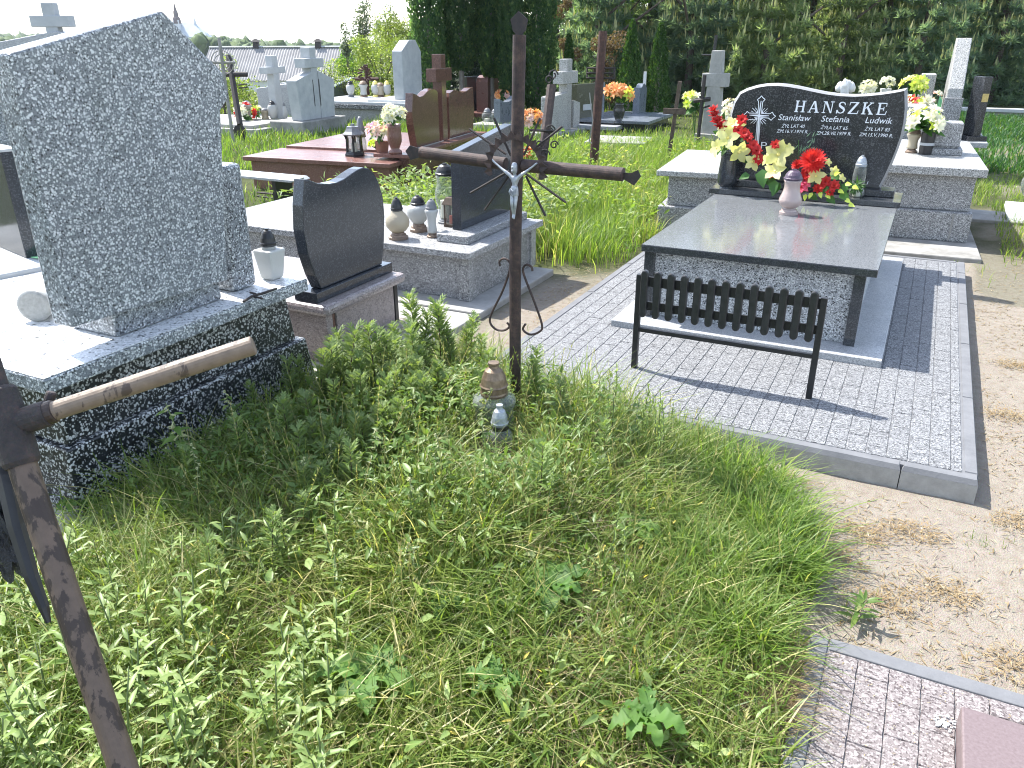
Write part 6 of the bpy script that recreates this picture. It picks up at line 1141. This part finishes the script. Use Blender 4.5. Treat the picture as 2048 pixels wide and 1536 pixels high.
# tall plants, each a thing of its own
def herb(name, label, cat, group, H_, kind, seed, mat, stemmat):
    t = thing(name, label, cat, (0, 0, 0), 0, group, True); rg = np.random.default_rng(seed); bend = rg.normal(0, .04, 2); P, D, N, L, W = [], [], [], [], []
    sp = lambda u: np.array([bend[0]*u*u, bend[1]*u*u, H_*u])
    G().tube([sp(u) for u in (0, .25, .5, .75, 1)], [.0038, .0034, .003, .0024, .0014], 6).out('stem', stemmat, t, smooth=True)
    nl = {'mug': 40, 'lance': 18, 'nettle': 18, 'grey': 26}[kind]
    for i in range(nl):
        u = {'mug': .22+.78*(i/nl)**.7, 'lance': .15+.85*i/nl, 'nettle': .15+.83*i/nl, 'grey': .2+.8*i/nl}[kind]; a = i*2.4 if kind in ('mug', 'grey') else (i//2)*1.57+(i % 2)*3.1416; a += rg.normal(0, .2); p = sp(u); o = np.array([math.cos(a), math.sin(a), 0]); up = np.array([0, 0, 1.0])
        if kind == 'mug':
            l0 = .088*(1-.35*abs(u-.55)*2)*rg.uniform(.8, 1.2); rise = .35+.9*u; d = o+up*rise; d /= np.linalg.norm(d); sd_ = np.cross(d, up); sd_ /= np.linalg.norm(sd_)
            for (s, w_, ln) in ((0, 0, 1), (.25, .9, .42), (.25, -.9, .42), (.45, .8, .5), (.45, -.8, .5), (.66, .6, .4), (.66, -.6, .4)):
                P.append(p+d*l0*s); dd = d+sd_*w_; D.append(dd); N.append(np.cross(sd_, d)+rg.normal(0, .2, 3)); L.append(l0*ln); W.append(l0*ln*.11+.0014)
        elif kind == 'grey':
            d = o*.5+up*1.0; P.append(p); D.append(d); N.append(o*-1+up*.3); L.append(.035*rg.uniform(.7, 1.2)); W.append(.004)
        else:
            l0 = {'lance': .08, 'nettle': .062}[kind]*(1.15-.55*u)*rg.uniform(.85, 1.2); dr_ = .55-.5*(1-u) if kind == 'lance' else -.05; d = o+up*dr_
            P.append(p+o*.004); D.append(d); N.append(up+o*.2+rg.normal(0, .12, 3)); L.append(l0); W.append(l0*(.13 if kind == 'lance' else .22))
    V, F4, F3, k = leaf_arrays(np.array(P), np.array(D), np.array(N), np.array(L), np.array(W), kind != 'mug'); strips('foliage', V, F4, F3, mat, np.repeat(np.clip(rg.normal(.4, .25, len(P)), 0, 1), k), t)
    if kind in ('nettle', 'grey'):
        g = G(); 
        for q in range(14): u = .7+.3*rg.uniform(); p = sp(u); d = rg.normal(0, 1, 3)*np.array([1, 1, .5]); d /= np.linalg.norm(d); g.tube([p, p+d*.025*(1.2-u)*2+np.array([0, 0, -.006])], .0022, 4)
        g.out('flower_head', M_SIL if kind == 'grey' else leafmat('nettle_bloom', (.35, .38, .2), (.5, .5, .3), None, .3), t, tint=[.6]*len(g.v))['kind'] = 'stuff'
    return t
mugs = [herb('mugwort_plant', 'x', 'weed', None, .5, 'mug', 500+k, M_MUG, M_STEM) for k in range(3)]; used = set()
def plant(srcs, k, x, y, sc, label, group):
    s = srcs[k % len(srcs)]; loc = (x, y, float(gz(x, y))-.01); rz = random.uniform(0, 6.28); tl = (random.uniform(-.1, .1), random.uniform(-.1, .1))
    if s.name not in used: used.add(s.name); o = s; o.location = loc; o.rotation_euler = (tl[0], tl[1], rz); o.scale = (sc,)*3
    else: o = inst(s, loc, rz, sc, tilt=tl)
    o['label'] = label; o['group'] = group
tall = [(670, 648, 695, 875), (742, 640, 756, 868), (795, 660, 800, 855), (655, 690, 676, 890), (876, 576, 852, 800), (902, 588, 885, 795), (925, 602, 915, 790), (946, 618, 938, 780), (722, 700, 730, 880), (765, 655, 772, 860), (638, 668, 662, 870), (860, 640, 850, 830), (958, 655, 950, 800), (700, 735, 706, 900), (830, 705, 828, 850), (985, 690, 975, 830), (690, 665, 700, 860), (730, 665, 738, 858), (850, 615, 845, 800), (810, 690, 812, 850), (775, 720, 780, 870), (655, 660, 668, 850), (935, 650, 930, 790), (1000, 705, 985, 810)]
for k, (px, py, bx_, by_) in enumerate(tall):
    c = aZ(bx_, by_, .02); x, y = float(c[0]), float(c[1]); plant(mugs, k, x, y, max(.4, (zv(x, y, py)-float(gz(x, y)))/.53), 'tall dark-stemmed mugwort stalk rising above the weeds before the small black headstone', 'tall mugwort stalks before the small black headstone')
for k in range(150):
    while True:
        x, y = random.gauss(-1.95, .38), random.gauss(2.6, .45)
        if weedy(np.array(x), np.array(y)) > .5 and y < 3.4: break
    plant(mugs, k, x, y, random.uniform(.22, .34) if abs(x+1.4) < .3 and y < 2.85 else random.uniform(.5, .85), 'short leafy mugwort in the weeds round the glass lanterns', 'short mugwort plants on the weedy mound')
net = [herb('nettle_plant', 'x', 'weed', None, .42, 'nettle', 600+k, M_WEED, M_STG) for k in range(2)]
c = aZ(405, 1010, .05); plant(net, 0, -2.42, 1.95, 1.28, 'tall nettle with pale flowering top in front of the black speckled base', 'tall nettle'); del net[0]['group']
for k in range(50): x, y = random.uniform(-2.5, -1.2), random.uniform(1.6, 2.9); plant(net[1:] , k, x, y, random.uniform(.6, 1.0), 'nettle with toothed leaves in the weeds beside the speckled tomb', 'nettles in the weeds beside the speckled tomb')
for k, (px, py) in enumerate([(1110, 640), (1180, 700), (1085, 690)]): x, y = -1.15+.12*k, 3.1-.1*k; plant(net[1:], k+5, x, y, .95, 'thin leafy weed standing right of the pipe cross by the paving', 'thin weeds right of the pipe cross')
lan = [herb('lance_weed', 'x', 'weed', None, .34, 'lance', 700+k, M_SIL, M_STG) for k in range(3)]
for k in range(135):
    if k < 119: c = aZ(-60+760*random.random()**1.5, random.uniform(1120, 1640), .1); x, y = float(c[0]), float(c[1])
    else: x, y = random.uniform(-1.3, -.6), random.uniform(1.5, 2.2)
    if y > 1.5 and math.hypot(x-px_, y-py_) < .1: continue
    plant(lan, k, x, y, random.uniform(.65, 1.1) if k < 119 else random.uniform(.4, .6), 'pale silvery weed with lance-shaped leaves in the foreground' if k < 119 else 'small silvery weed with narrow leaves in the middle of the grass', 'silvery lance-leaved weeds in the lower left' if k < 119 else 'small silvery weeds amid the grass')
gry = [herb('cudweed_plant', 'x', 'weed', None, .42, 'grey', 800+k, M_SIL, M_STG) for k in range(2)]
for k in range(46): x = random.uniform(-1.2, -.75) if k < 22 else random.uniform(-2.3, -.6); y = random.uniform(2.75, 3.25) if k < 22 else random.uniform(1.9, 3.2); x -= .5*(abs(x+1.4) < .25 and y < 3); plant(gry, k, x, y, random.uniform(.6, 1.05), 'slim grey-green flowering weed stalk along the paving edge' if k < 22 else 'slim grey-green flowering stalk out among the leafy weeds of the mound', 'slim grey-green stalks along the paving edge' if k < 22 else 'slim grey-green stalks among the mound weeds')
# big-leaved rosettes
def rosette(label, x, y, n, L, seed):
    t = thing('thistle_rosette', label, 'weed', (x, y, float(gz(x, y))), 0, None, True); rg = np.random.default_rng(seed)
    for i in range(n):
        a = 2*math.pi*(i+rg.uniform(-.3, .3))/n; l0 = L*rg.uniform(.7, 1.1); V = []; F = []; m = 9; rise = rg.uniform(.35, .8); o = np.array([math.cos(a), math.sin(a), 0]); s = np.array([-math.sin(a), math.cos(a), 0])
        for q in range(m+1):
            u = q/m; c = o*l0*u*(1-.1*u)+np.array([0, 0, 1])*(l0*(rise*u-.65*u*u)+.13); w_ = l0*.17*math.sin(math.pi*min(1, .1+u*.9))**.7*(1+.35*(q % 2)); b = .3*w_+.012*math.sin(q*2.3+i)
            V += [c-s*w_+np.array([0, 0, b]), c, c+s*w_+np.array([0, 0, b])]
        for q in range(m): b = q*3; F += [(b, b+1, b+4, b+3), (b+1, b+2, b+5, b+4)]
        g = G(); g.add(V, F); g.out('leaf', M_BIG, t, recalc=False, smooth=True, tint=[rg.uniform(.1, .9)]*len(V))
    return t
for k, (px, py, n, L, lab) in enumerate([(1110, 1215, 9, .17, 'large bright green thistle rosette in the middle of the grass'), (735, 1385, 8, .19, 'broad-leaved rosette at the bottom left of centre in grass'), (1290, 1470, 7, .13, 'grey-green thistle at the bottom edge near the dry patch'), (1270, 1090, 7, .13, 'leafy rosette under the lush tussock at the right flank'), (880, 1240, 6, .12, 'small dark rosette left of the large bright one'), (160, 1030, 6, .12, 'pointed leafy seedling in front of the black speckled base'), (1000, 1400, 6, .12, 'leafy rosette close to the bottom centre of the grass')]):
    c = aZ(px, py, .08); rosette(lab, float(c[0]), float(c[1]), n, L*.95, 900+k)
# bright long grass behind, and rougher growth farther off
def clear(x, y):
    k = np.ones_like(x)
    for (x0, x1, y0, y1) in [(-5.3, -2.5, 2.9, 5.9), (-2.05, .5, 3.3, 7.3), (-2.5, -.85, 7.6, 9.6), (-1.5, .75, 7.5, 10.4), (-8.4, -5.3, 7.5, 11.2), (-4.8, -2.4, 1.4, 3.1)]: k *= ~((x > x0) & (x < x1) & (y > y0) & (y < y1))
    return k
def patch(name, n0, x0, x1, y0, y1, dens, h0, h1, w, mat, mu, seg=3):
    X, Y = scatter(n0, x0, x1, y0, y1, lambda x, y: dens(x, y)*clear(x, y)); n = len(X); lawn(name, X, Y, RNG.uniform(h0, h1, n)*(.75+.25*wob(X*.7, Y*.7)), RNG.uniform(w*.5, w, n), RNG.uniform(.1, .9, n), mat, np.clip(RNG.normal(mu, .25, n), 0, 1), seg)
patch('long_grass', 40000, -5.4, -2.0, 5.95, 13.5, lambda x, y: sst(5.9, 6.6, y+.2*wob(x*2, y))*sst(-2.0, -2.5, x+.12*wob(y*2, x)), .16, .46, .0065, M_GRB, .45)
patch('rough_grass', 22000, -13, -3.5, 6.0, 15, lambda x, y: (.5+.5*(wob(x*.8, y*.8) > -.2)), .1, .36, .011, M_GRB, .35)
patch('short_grass', 22000, -14, 6, 11, 23, lambda x, y: 1-sand_mask(x, y), .06, .22, .012, M_GR, .3); patch('ground_ivy', 14000, .4, 5, 13, 22.3, lambda x, y: 1-sand_mask(x, y), .1, .25, .02, leafmat('ivy_green', (.03, .09, .025), (.06, .15, .04), None, .4), .4); patch('side_grass', 9000, .35, 2.2, 6.6, 13, lambda x, y: (wob(x*1.3, y*1.1) > -.5)*sst(6.9, 8.2, y), .05, .2, .005, M_GRB, .5)
X, Y = scatter(5500, -5.2, -2.1, 6.2, 12, lambda x, y: clear(x, y)*(wob(x*1.4, y*1.4) > -.1)); n = len(X); cover('meadow_leaves', X, Y, .05, .42, RNG.uniform(.04, .10, n), M_GRB, np.clip(RNG.normal(.6, .25, n), 0, 1), .2)
patch('meadow_stalks', 5000, -5.2, -2.1, 6.0, 13, lambda x, y: (wob(x*1.2, y*1.2) > .0), .35, .62, .005, M_GR, .8)
X, Y = scatter(5000, -5.6, -3.0, 5.9, 8.0, lambda x, y: clear(x, y)); n = len(X); cover('leafy_undergrowth', X, Y, .05, .42, RNG.uniform(.05, .11, n), M_MUG, np.clip(RNG.normal(.5, .2, n), 0, 1), .2)
# dry cuttings on the sand
def dens_dry(x, y): return (1-weedy(x, y))*sst(-2.6, -2.3, x)*clear(x, y)*(.25+.75*(wob(x*1.9, y*1.6) > .12))*((x > .02) | (y > 2.26))
X, Y = scatter(52000, -2.5, 2.2, 1.5, 8.6, dens_dry); n = len(X); P = np.stack([X, Y, gz(X, Y)+.003], 1); a = RNG.uniform(0, 6.28, n); D = np.stack([np.cos(a), np.sin(a), RNG.uniform(-.05, .3, n)], 1)
V, F4, F3, k = leaf_arrays(P, D, unit(n)*.5+np.array([0, 0, 1]), RNG.uniform(.012, .05, n), RNG.uniform(.0012, .003, n)); o = strips('dry_cuttings', V, F4, F3, M_DRY, np.repeat(RNG.uniform(0, 1, n), k)); o['kind'] = 'stuff'
cl = [(.22, 3.05), (.05, 2.95), (-.3, 3.3), (.62, 4.4), (.7, 5.2), (.15, 2.55), (.35, 2.7), (.6, 3.3), (-.05, 2.75), (.55, 2.4)]; X = np.concatenate([RNG.normal(c[0], .07, 420) for c in cl]); Y = np.concatenate([RNG.normal(c[1], .05, 420) for c in cl]); k0 = (clear(X, Y) > 0) & (weedy(X, Y) < .4); X, Y = X[k0], Y[k0]; n = len(X); a = RNG.uniform(0, 6.28, n)
V, F4, F3, k = leaf_arrays(np.stack([X, Y, gz(X, Y)+RNG.uniform(.002, .02, n)], 1), np.stack([np.cos(a), np.sin(a), RNG.uniform(-.1, .5, n)], 1), unit(n)*.6+np.array([0, 0, 1]), RNG.uniform(.012, .04, n), RNG.uniform(.001, .0026, n)); o = strips('straw_clumps', V, F4, F3, M_DRY, np.repeat(np.clip(RNG.normal(.3, .25, n), 0, 1), k)); o['kind'] = 'stuff'
X = RNG.normal(-.20, .13, 3600); Y = RNG.normal(1.93, .10, 3600); k0 = X < -.07; X, Y = X[k0], Y[k0]; n = len(X); lawn('dry_grass', X, Y, RNG.uniform(.05, .14, n), RNG.uniform(.001, .0022, n), RNG.uniform(.8, 1.6, n), M_DRY, np.clip(RNG.normal(.35, .25, n), 0, 1))
X, Y = scatter(2600, .0, 1.6, 2.2, 3.2, lambda x, y: (wob(x*2.2, y*2.0) > .45)*((x > .02))); n = len(X); lawn('thin_grass', X, Y, RNG.uniform(.02, .07, n), RNG.uniform(.001, .002, n), RNG.uniform(.2, 1, n), M_GR, np.clip(RNG.normal(.5, .25, n), 0, 1))
c = aZ(1710, 1245); lan2 = herb('small_weed', 'little leafy weed alone on the sand by the pinkish plot', 'weed', None, .12, 'lance', 77, M_WEED, M_STG); lan2.location = (c[0], c[1], 0)
X = RNG.uniform(.01, 1.2, 420); Y = RNG.uniform(1.4, 2.18, 420); n = 420; a = RNG.uniform(0, 6.28, n); V, F4, F3, k = leaf_arrays(np.stack([X, Y, np.full(n, .0365)], 1), np.stack([np.cos(a), np.sin(a), np.zeros(n)], 1), np.tile([[0, 0, 1.0]], (n, 1))+unit(n)*.1, RNG.uniform(.004, .014, n), RNG.uniform(.0008, .002, n)); o = strips('scattered_bits', V, F4, F3, M_DRY, np.repeat(RNG.uniform(.6, 1, n), k)); o['kind'] = 'stuff'

# ------------------------------------------------------------------ summer haze
m = bpy.data.materials.new('summer_haze'); m.use_nodes = True; n = m.node_tree.nodes; n.remove(n['Principled BSDF']); v = n.new('ShaderNodeVolumePrincipled')
v.inputs['Color'].default_value = (.86, .92, 1, 1); v.inputs['Density'].default_value = .0002; m.node_tree.links.new(v.outputs[0], n['Material Output'].inputs['Volume'])
hz = G().box(-2900, 2900, -2900, 2900, -40, 24).out('haze', m, None); hz['kind'] = 'stuff'; hz.display_type = 'WIRE'
